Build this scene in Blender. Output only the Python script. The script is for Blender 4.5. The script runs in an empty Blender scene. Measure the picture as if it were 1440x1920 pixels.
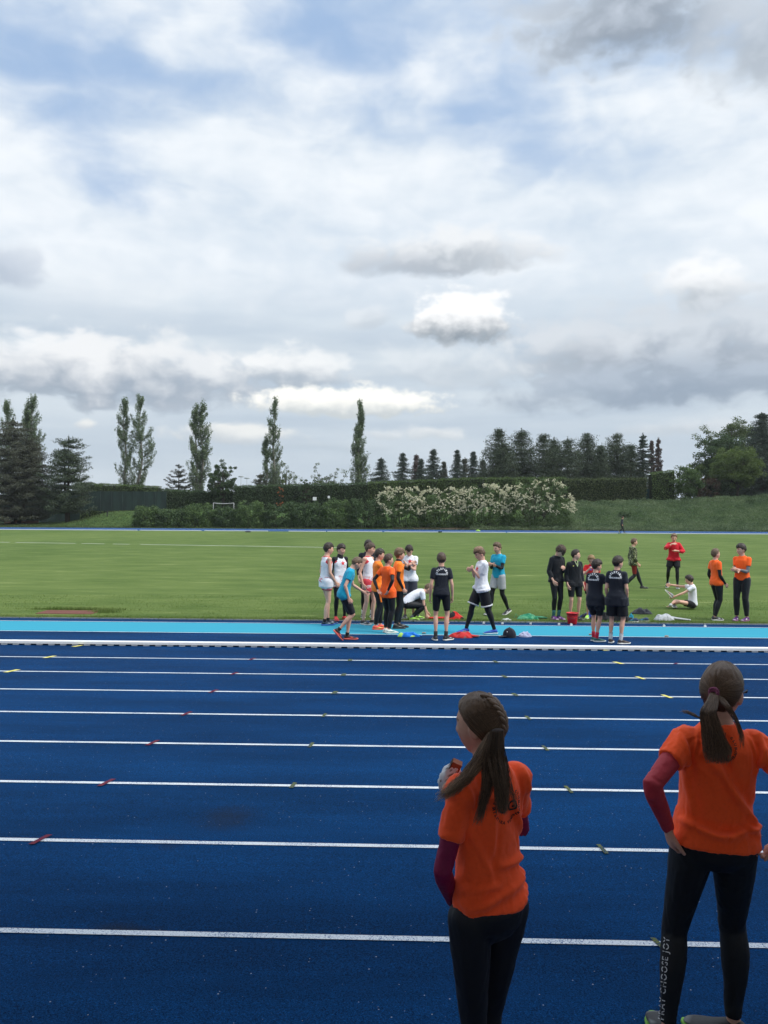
import bpy, bmesh, math
import numpy as np
from mathutils import Vector, Matrix
from mathutils.bvhtree import BVHTree

R = math.radians
SC = bpy.context.scene
COL = SC.collection

# ------------------------------------------------------------------ camera
F_PX = 1553.0
YAW, ROLL, PITCH = -0.02913, 0.00536, 0.001126
CAM = np.array([0.0, 0.0, 2.1635])
cyw, syw = math.cos(YAW), math.sin(YAW)
_r = np.array([cyw, -syw, 0.0]); _f = np.array([syw, cyw, 0.0]); _u = np.array([0, 0, 1.0])
_f2 = _f * math.cos(PITCH) + _u * math.sin(PITCH)
_u2 = -_f * math.sin(PITCH) + _u * math.cos(PITCH)
CR = _r * math.cos(ROLL) + _u2 * math.sin(ROLL)
CU = -_r * math.sin(ROLL) + _u2 * math.cos(ROLL)
CF = _f2
cam_d = bpy.data.cameras.new('camera'); cam = bpy.data.objects.new('camera', cam_d); COL.objects.link(cam)
cam_d.sensor_fit = 'VERTICAL'; cam_d.sensor_height = 36.0; cam_d.lens = 36.0 * F_PX / 1920.0
cam_d.clip_start = 0.05; cam_d.clip_end = 5000.0
mw = Matrix.Identity(4)
for i in range(3):
    mw[i][0] = CR[i]; mw[i][1] = CU[i]; mw[i][2] = -CF[i]; mw[i][3] = CAM[i]
cam.matrix_world = mw
SC.camera = cam


def ray(px, py):
    return CF + CR * ((px - 720.0) / F_PX) + CU * ((960.0 - py) / F_PX)


def at(px, py, Y):
    d = ray(px, py); return CAM + d * (Y / d[1])


# ------------------------------------------------------------------ exposure, world, sun
SC.view_settings.view_transform = 'Standard'
SC.view_settings.look = 'None'
SC.view_settings.exposure = 0.16
SC.view_settings.gamma = 1.0
SUN_EL, SUN_AZ = 48.0, 112.0         # degrees; azimuth from +Y towards +X

sun_d = bpy.data.lights.new('sun', 'SUN'); sun = bpy.data.objects.new('sun', sun_d); COL.objects.link(sun)
sun_d.energy = 2.2; sun_d.angle = R(14.0); sun_d.color = (1.0, 0.95, 0.86)
sv = Vector((math.sin(R(SUN_AZ)) * math.cos(R(SUN_EL)), math.cos(R(SUN_AZ)) * math.cos(R(SUN_EL)), math.sin(R(SUN_EL))))
sun.rotation_euler = sv.to_track_quat('Z', 'Y').to_euler()
sun.location = (30, -20, 60)


class NT:
    """small helper to write node trees as expressions"""
    def __init__(s, tree): s.t = tree; s.n = tree.nodes; s.l = tree.links
    def new(s, typ, **kw):
        n = s.n.new(typ)
        for k, v in kw.items(): setattr(n, k, v)
        return n
    def put(s, sock, v):
        if v is None: return
        if isinstance(v, bpy.types.NodeSocket): s.l.new(v, sock)
        else:
            try: sock.default_value = v
            except Exception:
                if len(v) == 3: sock.default_value = (v[0], v[1], v[2], 1.0)
                else: raise
    def m(s, op, a, b=None, c=None, clamp=False):
        n = s.new('ShaderNodeMath', operation=op, use_clamp=clamp)
        s.put(n.inputs[0], a); s.put(n.inputs[1], b); s.put(n.inputs[2], c)
        return n.outputs[0]
    def v(s, op, a, b=None, c=None):
        n = s.new('ShaderNodeVectorMath', operation=op)
        s.put(n.inputs[0], a)
        if b is not None: s.put(n.inputs[1], b)
        if c is not None: s.put(n.inputs[2], c)
        return n.outputs['Value'] if op in ('LENGTH', 'DOT_PRODUCT', 'DISTANCE') else n.outputs[0]
    def sep(s, v):
        n = s.new('ShaderNodeSeparateXYZ'); s.put(n.inputs[0], v); return n.outputs
    def comb(s, x, y, z):
        n = s.new('ShaderNodeCombineXYZ')
        for i, q in enumerate((x, y, z)): s.put(n.inputs[i], q)
        return n.outputs[0]
    def noise(s, vec, scale, detail=4.0, rough=0.55, dist=0.0, color=False, dim='3D'):
        n = s.new('ShaderNodeTexNoise', noise_dimensions=dim)
        if vec is not None: s.put(n.inputs['Vector'], vec)
        n.inputs['Scale'].default_value = scale; n.inputs['Detail'].default_value = detail
        n.inputs['Roughness'].default_value = rough; n.inputs['Distortion'].default_value = dist
        return n.outputs['Color' if color else 'Fac']
    def ramp(s, x, lo, hi, a=0.0, b=1.0, smooth=True):
        n = s.new('ShaderNodeMapRange', interpolation_type='SMOOTHSTEP' if smooth else 'LINEAR')
        n.clamp = True
        s.put(n.inputs['Value'], x)
        for k, q in (('From Min', lo), ('From Max', hi), ('To Min', a), ('To Max', b)): s.put(n.inputs[k], q)
        return n.outputs[0]
    def mix(s, f, a, b, typ='MIX'):
        n = s.new('ShaderNodeMix', data_type='RGBA', blend_type=typ)
        s.put(n.inputs[0], f); s.put(n.inputs[6], a); s.put(n.inputs[7], b)
        return n.outputs[2]


def srgb(r, g, b):
    def f(c):
        c /= 255.0
        return c / 12.92 if c <= 0.04045 else ((c + 0.055) / 1.055) ** 2.4
    return (f(r), f(g), f(b), 1.0)


def azel(px, py):
    d = ray(px, py); d = d / np.linalg.norm(d)
    return math.degrees(math.atan2(d[0], d[1])), math.degrees(math.asin(d[2]))


def build_world():
    w = bpy.data.worlds.new('World'); SC.world = w; w.use_nodes = True
    T = NT(w.node_tree); T.n.clear()
    out = T.new('ShaderNodeOutputWorld'); bg = T.new('ShaderNodeBackground'); T.l.new(bg.outputs[0], out.inputs[0])
    bg.inputs['Strength'].default_value = 0.1
    sky = T.new('ShaderNodeTexSky', sky_type='NISHITA'); sky.sun_disc = False
    sky.sun_elevation = R(SUN_EL); sky.sun_rotation = R(SUN_AZ); sky.altitude = 300; sky.air_density = 1.0
    sky.dust_density = 1.6; sky.ozone_density = 1.0
    tc = T.new('ShaderNodeTexCoord').outputs['Generated']
    x, y, z = T.sep(tc)
    el = T.m('MULTIPLY', T.m('ARCSINE', z), 57.29578)
    az = T.m('MULTIPLY', T.m('ARCTAN2', x, y), 57.29578)
    ae = T.comb(az, el, 0.0)
    wv = T.noise(T.v('MULTIPLY', ae, (0.16, 0.30, 1.0)), 1.0, 2.5, 0.55, color=True)      # domain warp
    aew = T.v('ADD', ae, T.v('MULTIPLY', T.v('SUBTRACT', wv, (0.5, 0.5, 0.5)), (3.2, 1.5, 0.0)))
    nA = T.noise(T.v('MULTIPLY', aew, (0.055, 0.17, 1.0)), 1.0, 5.0, 0.48)               # high broken layer
    nB = T.noise(T.v('MULTIPLY', aew, (0.40, 0.62, 1.0)), 1.0, 7.0, 0.50)                 # puffs
    nS = T.noise(T.v('MULTIPLY', ae, (0.05, 0.36, 1.0)), 1.0, 4.0, 0.5)                  # low stratus streaks
    S = 10.0
    def C(r, g, b):
        q = srgb(r, g, b); return (q[0] * S, q[1] * S, q[2] * S, 1.0)
    # clear sky: the nishita sky seen through thin high veil
    clear = T.mix(0.90, sky.outputs[0], C(160, 187, 222))
    # high cloud cover: thick in a band at 13..24 degrees, broken above
    cov = T.ramp(el, 13.0, 30.0, 0.32, 0.04)
    holes = None
    for px, py, rw, rh, amt in ((700, 110, 5.0, 3.2, 0.15), (150, 290, 6.5, 2.6, 0.20), (90, 130, 8.0, 3.6, 0.15), (910, 190, 5.5, 3.6, 0.12), (230, 370, 4.5, 1.7, 0.22), (560, 60, 5.0, 2.6, 0.16), (1000, 290, 5, 2.5, 0.10)):
        a, e = azel(px, py)
        d = T.v('LENGTH', T.v('MULTIPLY', T.v('SUBTRACT', aew, (a, e, 0)), (1 / rw, 1 / rh, 0)))
        h = T.ramp(d, 1.25, 0.1, 0.0, amt)
        holes = h if holes is None else T.m('ADD', holes, h)
    dens = T.m('SUBTRACT', T.m('ADD', T.m('ADD', nA, cov), T.m('MULTIPLY', T.m('SUBTRACT', nB, 0.5), 0.22)), holes)
    hi_a = T.ramp(dens, 0.25, 0.68)
    hi_c = T.mix(T.ramp(T.m('ADD', T.m('MULTIPLY', nB, 0.30), T.m('MULTIPLY', nA, 0.8)), 0.38, 0.74), C(207, 219, 231), C(236, 241, 246))
    c = T.mix(hi_a, clear, hi_c)
    # low haze / stratus towards the horizon
    low = T.mix(T.ramp(nS, 0.35, 0.68), C(178, 193, 208), C(207, 217, 225))
    low = T.mix(T.ramp(el, 9.0, 2.0, 0.0, 0.55), low, C(186, 198, 208))
    c = T.mix(T.ramp(el, 17.5, 9.5, 0.0, 0.92), c, low)
    # single cumulus clouds: (pixel, half width, half height, base grey, top, opacity, softness)
    blobs = [
        (1190, -5, 310, 155, (126, 138, 153), (190, 200, 213), 1.05, 0.75),
        (1440, 60, 170, 130, (155, 166, 178), (196, 205, 216), 0.95, 0.8),
        (835, 478, 205, 44, (157, 167, 178), (232, 235, 238), 0.95, 0.55),
        (760, 500, 130, 26, (156, 166, 179), (200, 206, 214), 0.7, 0.6),
        (868, 600, 100, 58, (140, 151, 162), (248, 249, 250), 1.0, 0.36),
        (700, 600, 50, 26, (178, 188, 198), (225, 230, 235), 0.6, 0.7),
        (10, 500, 60, 44, (165, 178, 196), (190, 200, 214), 0.8, 0.6),
        (1330, 545, 80, 58, (170, 179, 188), (246, 247, 248), 0.9, 0.5),
        (1100, 660, 120, 48, (165, 175, 186), (236, 239, 242), 0.9, 0.55),
        (1290, 660, 330, 100, (140, 152, 168), (205, 212, 220), 0.92, 0.55),
        (1260, 725, 340, 50, (128, 144, 164), (172, 185, 200), 0.85, 0.7),
        (60, 690, 200, 66, (155, 168, 182), (242, 244, 246), 0.92, 0.45),
        (260, 705, 300, 66, (143, 157, 174), (234, 236, 238), 0.92, 0.5),
        (550, 695, 120, 42, (163, 175, 188), (240, 242, 243), 0.9, 0.45),
        (840, 690, 190, 44, (185, 195, 205), (222, 228, 233), 0.7, 0.7),
        (650, 757, 190, 32, (196, 203, 206), (253, 252, 246), 1.0, 0.35),
        (440, 818, 120, 22, (190, 198, 205), (240, 240, 236), 0.85, 0.5),
        (155, 793, 26, 9, (196, 203, 210), (236, 236, 233), 0.8, 0.6),
        (810, 812, 55, 14, (196, 204, 210), (232, 234, 234), 0.8, 0.6),
        (720, 815, 45, 13, (194, 202, 209), (222, 226, 229), 0.7, 0.6),
        (600, 840, 150, 12, (176, 190, 202), (196, 206, 214), 0.6, 0.8),
        (1270, 805, 120, 16, (188, 196, 204), (216, 221, 226), 0.7, 0.7),
    ]
    nBc = T.m('SUBTRACT', nB, 0.5)
    nCc = T.m('SUBTRACT', T.noise(T.v('MULTIPLY', ae, (0.95, 1.25, 1.0)), 1.0, 6.0, 0.52), 0.5)
    for px, py, hw, hh, dark, bright, op, soft in blobs:
        a, e = azel(px, py)
        k = 57.29578 / F_PX * (math.cos(R(e)) ** 2)
        rw, rh = hw * k * 1.18, hh * k * 1.25
        q = T.v('MULTIPLY', T.v('SUBTRACT', aew if op != 1.0 else ae, (a, e, 0)), (1 / rw, 1 / rh, 0))
        d = T.v('LENGTH', q)
        # noise weight differs above and below, so bases stay flatter than tops
        f = T.m('MULTIPLY_ADD', nBc, -1.9, d) if op != 1.0 else T.m('MULTIPLY_ADD', nCc, -0.75, T.m('MULTIPLY_ADD', nBc, -1.0, d))
        f = T.m('ADD', f, T.ramp(T.sep(q)[1], -0.25, -1.0, 0.0, 0.28))
        al = T.ramp(f, 1.0, 0.95 - soft, 0.0, op) if op == 1.0 else T.ramp(f, 1.05, 0.92 - soft, 0.0, op * .92)
        qy = T.sep(q)[1]
        t = T.m('MULTIPLY_ADD', nBc if op != 1.0 else nCc, 2.0 if op != 1.0 else 0.7, qy)
        col = T.mix(T.ramp(t, -0.65, 0.6) if op != 1.0 else T.ramp(t, -0.55, 0.25), C(*dark), C(*bright))
        c = T.mix(al, c, col)
    # below the horizon: dull ground tone
    c = T.mix(T.ramp(el, 0.0, -2.0), c, C(90, 100, 95))
    # an overcast sky is brighter towards the zenith and round the veiled sun
    sd = T.v('DOT_PRODUCT', tc, tuple(sv))
    gain = T.m('ADD', T.ramp(el, 33.5, 62.0, 1.0, 2.3), T.ramp(sd, 0.80, 1.0, 0.0, 1.0))
    c = T.v('MULTIPLY', c, T.comb(gain, gain, gain))
    T.l.new(c, bg.inputs['Color'])


build_world()

# ------------------------------------------------------------------ basic helpers
RNG = np.random.default_rng(7)
_perm = np.random.default_rng(3).permutation(256)
_grad = np.random.default_rng(4).normal(size=(256, 3)); _grad /= np.linalg.norm(_grad, axis=1)[:, None]


def perlin(p):
    p = np.asarray(p, float); i = np.floor(p).astype(int); f = p - i
    u = f * f * f * (f * (f * 6 - 15) + 10)
    out = 0.0
    for dx in (0, 1):
        for dy in (0, 1):
            for dz in (0, 1):
                h = _perm[(_perm[(_perm[(i[:, 0] + dx) & 255] + i[:, 1] + dy) & 255] + i[:, 2] + dz) & 255]
                g = _grad[h]
                d = (g * (f - np.array([dx, dy, dz]))).sum(1)
                w = (u[:, 0] if dx else 1 - u[:, 0]) * (u[:, 1] if dy else 1 - u[:, 1]) * (u[:, 2] if dz else 1 - u[:, 2])
                out = out + w * d
    return out * 1.6


def fbm(p, o=4):
    s = 0; a = 1.0
    for k in range(o):
        s = s + a * perlin(np.asarray(p) * (2.03 ** k) + 17.3 * k); a *= 0.5
    return s


def sstep(x, a, b):
    t = np.clip((np.asarray(x, float) - a) / (b - a), 0, 1); return t * t * (3 - 2 * t)


def np_mesh(name, V, F, col=None, smooth=True, mats=(), fmat=None):
    """F: int array (n,k) or list of arrays with the same k"""
    me = bpy.data.meshes.new(name)
    V = np.asarray(V, np.float32)
    Fs = F if isinstance(F, list) else [F]
    Fs = [np.asarray(f, np.int32) for f in Fs if len(f)]
    nl = sum(f.size for f in Fs); nf = sum(len(f) for f in Fs)
    me.vertices.add(len(V)); me.vertices.foreach_set('co', V.ravel())
    me.loops.add(nl); me.loops.foreach_set('vertex_index', np.concatenate([f.ravel() for f in Fs]))
    me.polygons.add(nf)
    tot = np.concatenate([np.full(len(f), f.shape[1], np.int32) for f in Fs])
    st = np.concatenate([[0], np.cumsum(tot)[:-1]]).astype(np.int32)
    me.polygons.foreach_set('loop_start', st); me.polygons.foreach_set('loop_total', tot)
    if fmat is not None: me.polygons.foreach_set('material_index', np.asarray(fmat, np.int32))
    me.polygons.foreach_set('use_smooth', np.full(nf, smooth, bool))
    for m in mats: me.materials.append(m)
    if col is not None: set_col(me, col)
    me.update(calc_edges=True); me.validate()
    return me


def set_col(me, col):
    col = np.asarray(col, np.float32)
    if col.ndim == 1: col = np.tile(col[None], (len(me.vertices), 1))
    if col.shape[1] == 3: col = np.concatenate([col, np.ones((len(col), 1), np.float32)], 1)
    at_ = me.attributes.get('Col') or me.attributes.new('Col', 'FLOAT_COLOR', 'POINT')
    at_.data.foreach_set('color', col.ravel())


def verts_of(me):
    a = np.empty(len(me.vertices) * 3, np.float32); me.vertices.foreach_get('co', a); return a.reshape(-1, 3).astype(float)


def set_verts(me, V):
    me.vertices.foreach_set('co', np.asarray(V, np.float32).ravel()); me.update()


def link(name, me, parent=None, loc=None, label=None, cat=None, group=None, kind=None):
    o = bpy.data.objects.new(name, me); COL.objects.link(o)
    if parent is not None: o.parent = parent
    if loc is not None: o.location = loc
    if label: o['label'] = label
    if cat: o['category'] = cat
    if group: o['group'] = group
    if kind: o['kind'] = kind
    return o


def empty(name, loc, label, cat, group=None):
    o = link(name, None, None, loc, label, cat, group); o.empty_display_size = 0.2; return o


class MB:
    """collects closed shapes for one mesh"""
    def __init__(s): s.V = []; s.F4 = []; s.F3 = []; s.n = 0; s.C = []
    def add(s, V, F4=(), F3=(), col=(1, 1, 1)):
        V = np.asarray(V, float)
        s.V.append(V)
        if len(F4): s.F4.append(np.asarray(F4, int) + s.n)
        if len(F3): s.F3.append(np.asarray(F3, int) + s.n)
        col = np.asarray(col, float)
        s.C.append(np.tile(col[None], (len(V), 1)) if col.ndim == 1 else col)
        s.n += len(V)
    def loft(s, rings, caps=True, col=(1, 1, 1)):
        n = len(rings[0]); m = len(rings)
        V = np.concatenate(rings)
        i = np.arange(n); j = (i + 1) % n
        F = [np.stack([k * n + i, k * n + j, (k + 1) * n + j, (k + 1) * n + i], 1) for k in range(m - 1)]
        F3 = []
        if caps:
            V = np.concatenate([V, [rings[0].mean(0), rings[-1].mean(0)]])
            F3 = np.concatenate([np.stack([j, i, np.full(n, m * n)], 1), np.stack([(m - 1) * n + i, (m - 1) * n + j, np.full(n, m * n + 1)], 1)])
        s.add(V, np.concatenate(F), F3, col)
    def box(s, lo, hi, col=(1, 1, 1), M=None):
        lo = np.array(lo, float); hi = np.array(hi, float)
        V = np.array([[(hi if k & 1 else lo)[0], (hi if k & 2 else lo)[1], (hi if k & 4 else lo)[2]] for k in range(8)])
        if M is not None: V = V @ np.array(M).T
        s.add(V, [[0, 2, 3, 1], [4, 5, 7, 6], [0, 1, 5, 4], [2, 6, 7, 3], [0, 4, 6, 2], [1, 3, 7, 5]], (), col)
    def tube(s, pts, rad, n=10, hint=(0, 1, 0), col=(1, 1, 1), round_caps=True, flat=1.0):
        """rad: list of r or (r_side, r_other); hint gives the 'other' axis"""
        pts = np.asarray(pts, float); hint = np.asarray(hint, float)
        rr = [(r, r * flat) if np.isscalar(r) else r for r in rad]
        if round_caps:
            d0 = pts[0] - pts[1]; d0 /= np.linalg.norm(d0) + 1e-9; d1 = pts[-1] - pts[-2]; d1 /= np.linalg.norm(d1) + 1e-9
            a, b = min(rr[0]), min(rr[-1])
            pts = np.concatenate([[pts[0] + d0 * a * .8, pts[0] + d0 * a * .5], pts, [pts[-1] + d1 * b * .5, pts[-1] + d1 * b * .8]])
            rr = [(rr[0][0] * .35, rr[0][1] * .35), (rr[0][0] * .8, rr[0][1] * .8)] + rr + [(rr[-1][0] * .8, rr[-1][1] * .8), (rr[-1][0] * .35, rr[-1][1] * .35)]
        t = np.arange(n) * 2 * np.pi / n
        rings = []
        for k in range(len(pts)):
            d = pts[min(k + 1, len(pts) - 1)] - pts[max(k - 1, 0)]; d /= np.linalg.norm(d) + 1e-9
            o = hint - d * (hint @ d)
            if np.linalg.norm(o) < 1e-3: o = np.array([1, 0, 0.]) - d * d[0]
            o /= np.linalg.norm(o); sd = np.cross(o, d)
            rings.append(pts[k] + np.cos(t)[:, None] * sd * rr[k][0] + np.sin(t)[:, None] * o * rr[k][1])
        s.loft(rings, True, col)
    def ball(s, c, r, n=12, M=None, col=(1, 1, 1)):
        c = np.asarray(c, float); r = np.ones(3) * r
        th = np.linspace(0, np.pi, n)[1:-1]; ph = np.arange(2 * n) * np.pi / n
        rings = []
        for a in th:
            q = np.stack([np.sin(a) * np.cos(ph), np.sin(a) * np.sin(ph), np.full(2 * n, -np.cos(a))], 1) * r
            if M is not None: q = q @ np.asarray(M).T
            rings.append(q + c)
        s.loft(rings, True, col)
    def arrays(s):
        return np.concatenate(s.V), [np.concatenate(a) for a in (s.F4, s.F3) if a], np.concatenate(s.C)
    def mesh(s, name, mats=(), smooth=True):
        V, F, C = s.arrays()
        return np_mesh(name, V, F, C, smooth, mats)


def voxel(mb_or_mesh, size, smooth=3, fac=0.5, name='m'):
    """one continuous surface from overlapping closed shapes"""
    me = mb_or_mesh.mesh(name) if isinstance(mb_or_mesh, MB) else mb_or_mesh
    o = bpy.data.objects.new('work', me); COL.objects.link(o)
    md = o.modifiers.new('r', 'REMESH'); md.mode = 'VOXEL'; md.voxel_size = size; md.use_smooth_shade = True
    if smooth:
        ms = o.modifiers.new('s', 'SMOOTH'); ms.factor = fac; ms.iterations = smooth
    dg = bpy.context.evaluated_depsgraph_get()
    res = bpy.data.meshes.new_from_object(o.evaluated_get(dg), preserve_all_data_layers=False, depsgraph=dg)
    bpy.data.objects.remove(o); bpy.data.meshes.remove(me)
    res.name = name; res.materials.clear()
    for p in res.polygons: p.use_smooth = True
    return res


# ------------------------------------------------------------------ materials
def mat(name):
    m = bpy.data.materials.new(name); m.use_nodes = True
    T = NT(m.node_tree); b = m.node_tree.nodes['Principled BSDF']
    return m, T, b


def m_plain(name, col, rough=0.6, metal=0.0, var=0.12, scale=30.0, bump=0.0, spec=0.4):
    m, T, b = mat(name)
    p = T.new('ShaderNodeTexCoord').outputs['Object']
    n = T.noise(p, scale, 4.0, 0.6)
    c = col if len(col) == 4 else (*col, 1.0)
    k = T.ramp(n, 0.3, 0.7, 1 - var, 1 + var, smooth=False)
    T.put(b.inputs['Base Color'], T.mix(1.0, c, T.comb(k, k, k), 'MULTIPLY'))
    b.inputs['Roughness'].default_value = rough; b.inputs['Metallic'].default_value = metal
    b.inputs['Specular IOR Level'].default_value = spec
    if bump:
        bm = T.new('ShaderNodeBump'); bm.inputs['Strength'].default_value = bump; bm.inputs['Distance'].default_value = 0.01
        T.l.new(n, bm.inputs['Height']); T.l.new(bm.outputs[0], b.inputs['Normal'])
    return m


def m_attr(name, rough=0.8, spec=0.25, var=0.10, scale=60.0, bump=0.15, sheen=0.0, bdist=0.002):
    """colour comes from the mesh attribute Col (dyed cloth, skin, rubber)"""
    m, T, b = mat(name)
    p = T.new('ShaderNodeTexCoord').outputs['Object']
    n = T.noise(p, scale, 4.0, 0.65)
    a = T.new('ShaderNodeAttribute', attribute_name='Col').outputs['Color']
    k = T.ramp(n, 0.3, 0.7, 1 - var, 1 + var, smooth=False)
    T.put(b.inputs['Base Color'], T.mix(1.0, a, T.comb(k, k, k), 'MULTIPLY'))
    b.inputs['Roughness'].default_value = rough; b.inputs['Specular IOR Level'].default_value = spec
    if sheen: b.inputs['Sheen Weight'].default_value = sheen
    if bump:
        bm = T.new('ShaderNodeBump'); bm.inputs['Strength'].default_value = bump; bm.inputs['Distance'].default_value = bdist
        T.l.new(n, bm.inputs['Height']); T.l.new(bm.outputs[0], b.inputs['Normal'])
    return m


def m_leaf(name, a, b_, rough=0.65, trans=0.25, hue=0.5, spec=0.25, cs=0.9, mixr=0.55):
    """foliage: colour differs leaf by leaf (random per island) and in broad clumps"""
    m, T, b = mat(name)
    geo = T.new('ShaderNodeNewGeometry')
    p = T.new('ShaderNodeTexCoord').outputs['Object']
    rnd = geo.outputs['Random Per Island']
    cl = T.noise(p, cs, 3.0, 0.6)
    f = T.m('ADD', T.m('MULTIPLY', rnd, mixr), T.m('MULTIPLY', T.ramp(cl, 0.35, 0.65), 1 - mixr))
    c = T.mix(f, a, b_)
    T.put(b.inputs['Base Color'], c)
    b.inputs['Roughness'].default_value = rough; b.inputs['Specular IOR Level'].default_value = spec
    tr = T.new('ShaderNodeBsdfTranslucent'); T.put(tr.inputs['Color'], c)
    mx = T.new('ShaderNodeMixShader'); mx.inputs[0].default_value = trans
    T.l.new(b.outputs[0], mx.inputs[1]); T.l.new(tr.outputs[0], mx.inputs[2])
    T.l.new(mx.outputs[0], m.node_tree.nodes['Material Output'].inputs[0])
    return m


M_CLOTH = m_attr('woven_cloth', 0.85, 0.2, 0.07, 90, 0.2, 0.15)
M_TIGHT = m_attr('stretch_cloth', 0.6, 0.3, 0.08, 120, 0.1)
M_SKIN = m_attr('skin', 0.55, 0.35, 0.06, 40, 0.05)
M_HAIR = m_attr('hair', 0.5, 0.4, 0.25, 160, 0.3)
M_SHOE = m_attr('shoe_fabric', 0.6, 0.4, 0.10, 80, 0.2)
M_RUBBER = m_attr('sole_rubber', 0.6, 0.3, 0.08, 80, 0.05)

# ------------------------------------------------------------------ ground levels
Y_GRASS, Y_FAR, Y_FAR2 = 17.87, 95.5, 106.0


def gz(Y):
    Y = np.asarray(Y, float)
    z = np.where(Y < 18.4, -0.01 * Y, -0.184 + 0.002 * (Y - 18.4))
    return np.where(Y > Y_FAR, -0.0298 + 0.006 * np.clip(Y - Y_FAR, 0, 10.5), z)


def pg(px, py):
    """ground point under a pixel (on the track or the infield)"""
    d = ray(px, py); Y = 10.0
    for _ in range(200): Y = .5 * Y + .5 * (float(gz(Y)) - CAM[2]) / d[2] * d[1]
    return CAM + d * Y / d[1]


def bank_top(X):
    # height of the planted bank beyond the far straight, by X (its crest stands near Y = 121)
    return np.interp(X, [-75, -54, -49, -43, -34, -20, 0, 12, 26, 38, 47, 60, 90], [0.3, 0.3, 0.6, 2.2, 2.5, 2.3, 2.4, 2.9, 3.7, 3.9, 4.6, 4.7, 4.6])


def terrain(X, Y):
    X = np.asarray(X, float); Y = np.asarray(Y, float)
    z0 = gz(np.minimum(Y, 106.0))
    w = sstep(Y, 106.8, 121.0)
    bump = fbm(np.stack([X * 0.18, Y * 0.25, np.full_like(X, 2.0)], -1).reshape(-1, 3), 3).reshape(X.shape) * 0.22
    far = 1 - 0.75 * sstep(Y, 170, 420)
    return z0 + (bank_top(X) + bump) * w * far


def grid_sheet(xs, ys, zf):
    X, Yg = np.meshgrid(xs, ys); Z = zf(X, Yg)
    V = np.stack([X, Yg, Z], -1).reshape(-1, 3); nx, ny = len(xs), len(ys)
    i = (np.arange(ny - 1)[:, None] * nx + np.arange(nx - 1)[None]).ravel()
    return V, np.stack([i, i + 1, i + nx + 1, i + nx], 1)


def m_track():
    m, T, b = mat('blue_track_rubber')
    p = T.new('ShaderNodeTexCoord').outputs['Object']
    n1 = T.noise(p, 260.0, 2.0, 0.6); n2 = T.noise(p, 70.0, 3.0, 0.7); n3 = T.noise(T.v('MULTIPLY', p, (0.25, 1.0, 1.0)), 1.3, 4.0, 0.6)
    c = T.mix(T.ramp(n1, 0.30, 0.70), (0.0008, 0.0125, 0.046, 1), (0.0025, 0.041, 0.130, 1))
    n4 = T.noise(p, 105.0, 2.0, 0.8)
    k = T.m('MULTIPLY', T.ramp(n2, 0.3, 0.7, 0.80, 1.20), T.ramp(n4, 0.28, 0.72, 0.55, 1.5))
    k = T.m('MULTIPLY', k, T.ramp(n3, 0.32, 0.68, 0.80, 1.16))
    n5 = T.noise(T.v('MULTIPLY', p, (0.7, 5.0, 1.0)), 2.2, 6.0, 0.7)
    k = T.m('MULTIPLY', k, T.ramp(n5, 0.35, 0.7, 0.95, 1.10))
    c = T.mix(1.0, c, T.comb(k, k, k), 'MULTIPLY')
    # pale granules lying on the surface
    vo = T.new('ShaderNodeTexVoronoi', feature='F1'); T.put(vo.inputs['Vector'], p); vo.inputs['Scale'].default_value = 34.0
    rn = T.sep(vo.outputs['Color'])[0]
    fl = T.m('MULTIPLY', T.m('LESS_THAN', vo.outputs['Distance'], T.m('MULTIPLY', T.sep(vo.outputs['Color'])[1], 0.14)), T.m('GREATER_THAN', rn, 0.80))
    c = T.mix(T.m('MULTIPLY', fl, 0.55), c, (0.42, 0.46, 0.50, 1))
    # brown stains: dried mud tracked on to the lanes
    nz = T.m('SUBTRACT', T.noise(p, 3.2, 5.0, 0.65), 0.5)
    for (px, py, rx, ry, am) in ((428, 1533, 0.30, 0.30, 0.40), (318, 1583, 0.13, 0.16, 0.32), (210, 1743, 0.17, 0.10, 0.42), (250, 1745, 0.3, 0.07, 0.3)):
        g = pg(px, py)
        d = T.v('LENGTH', T.v('MULTIPLY', T.v('SUBTRACT', p, (g[0], g[1], 0)), (1 / rx, 1 / ry, 0)))
        f = T.ramp(T.m('MULTIPLY_ADD', nz, 1.5, d), 1.1, 0.1, 0.0, am)
        c = T.mix(f, c, (0.013, 0.014, 0.015, 1))
    T.put(b.inputs['Base Color'], c)
    b.inputs['Roughness'].default_value = 0.62; b.inputs['Specular IOR Level'].default_value = 0.016
    bm = T.new('ShaderNodeBump'); bm.inputs['Strength'].default_value = 0.5; bm.inputs['Distance'].default_value = 0.003
    T.l.new(n1, bm.inputs['Height']); T.l.new(bm.outputs[0], b.inputs['Normal'])
    return m


def m_paint(name, col, wear_col, wear=0.45, rough=0.6):
    m, T, b = mat(name)
    p = T.new('ShaderNodeTexCoord').outputs['Object']
    n = T.noise(p, 120.0, 3.0, 0.75); n2 = T.noise(p, 3.0, 4.0, 0.6)
    f = T.ramp(T.m('ADD', n, T.m('MULTIPLY', n2, 0.25)), wear + 0.06, wear + 0.16)
    T.put(b.inputs['Base Color'], T.mix(f, wear_col, col))
    b.inputs['Roughness'].default_value = rough; b.inputs['Specular IOR Level'].default_value = 0.0
    return m


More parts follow.
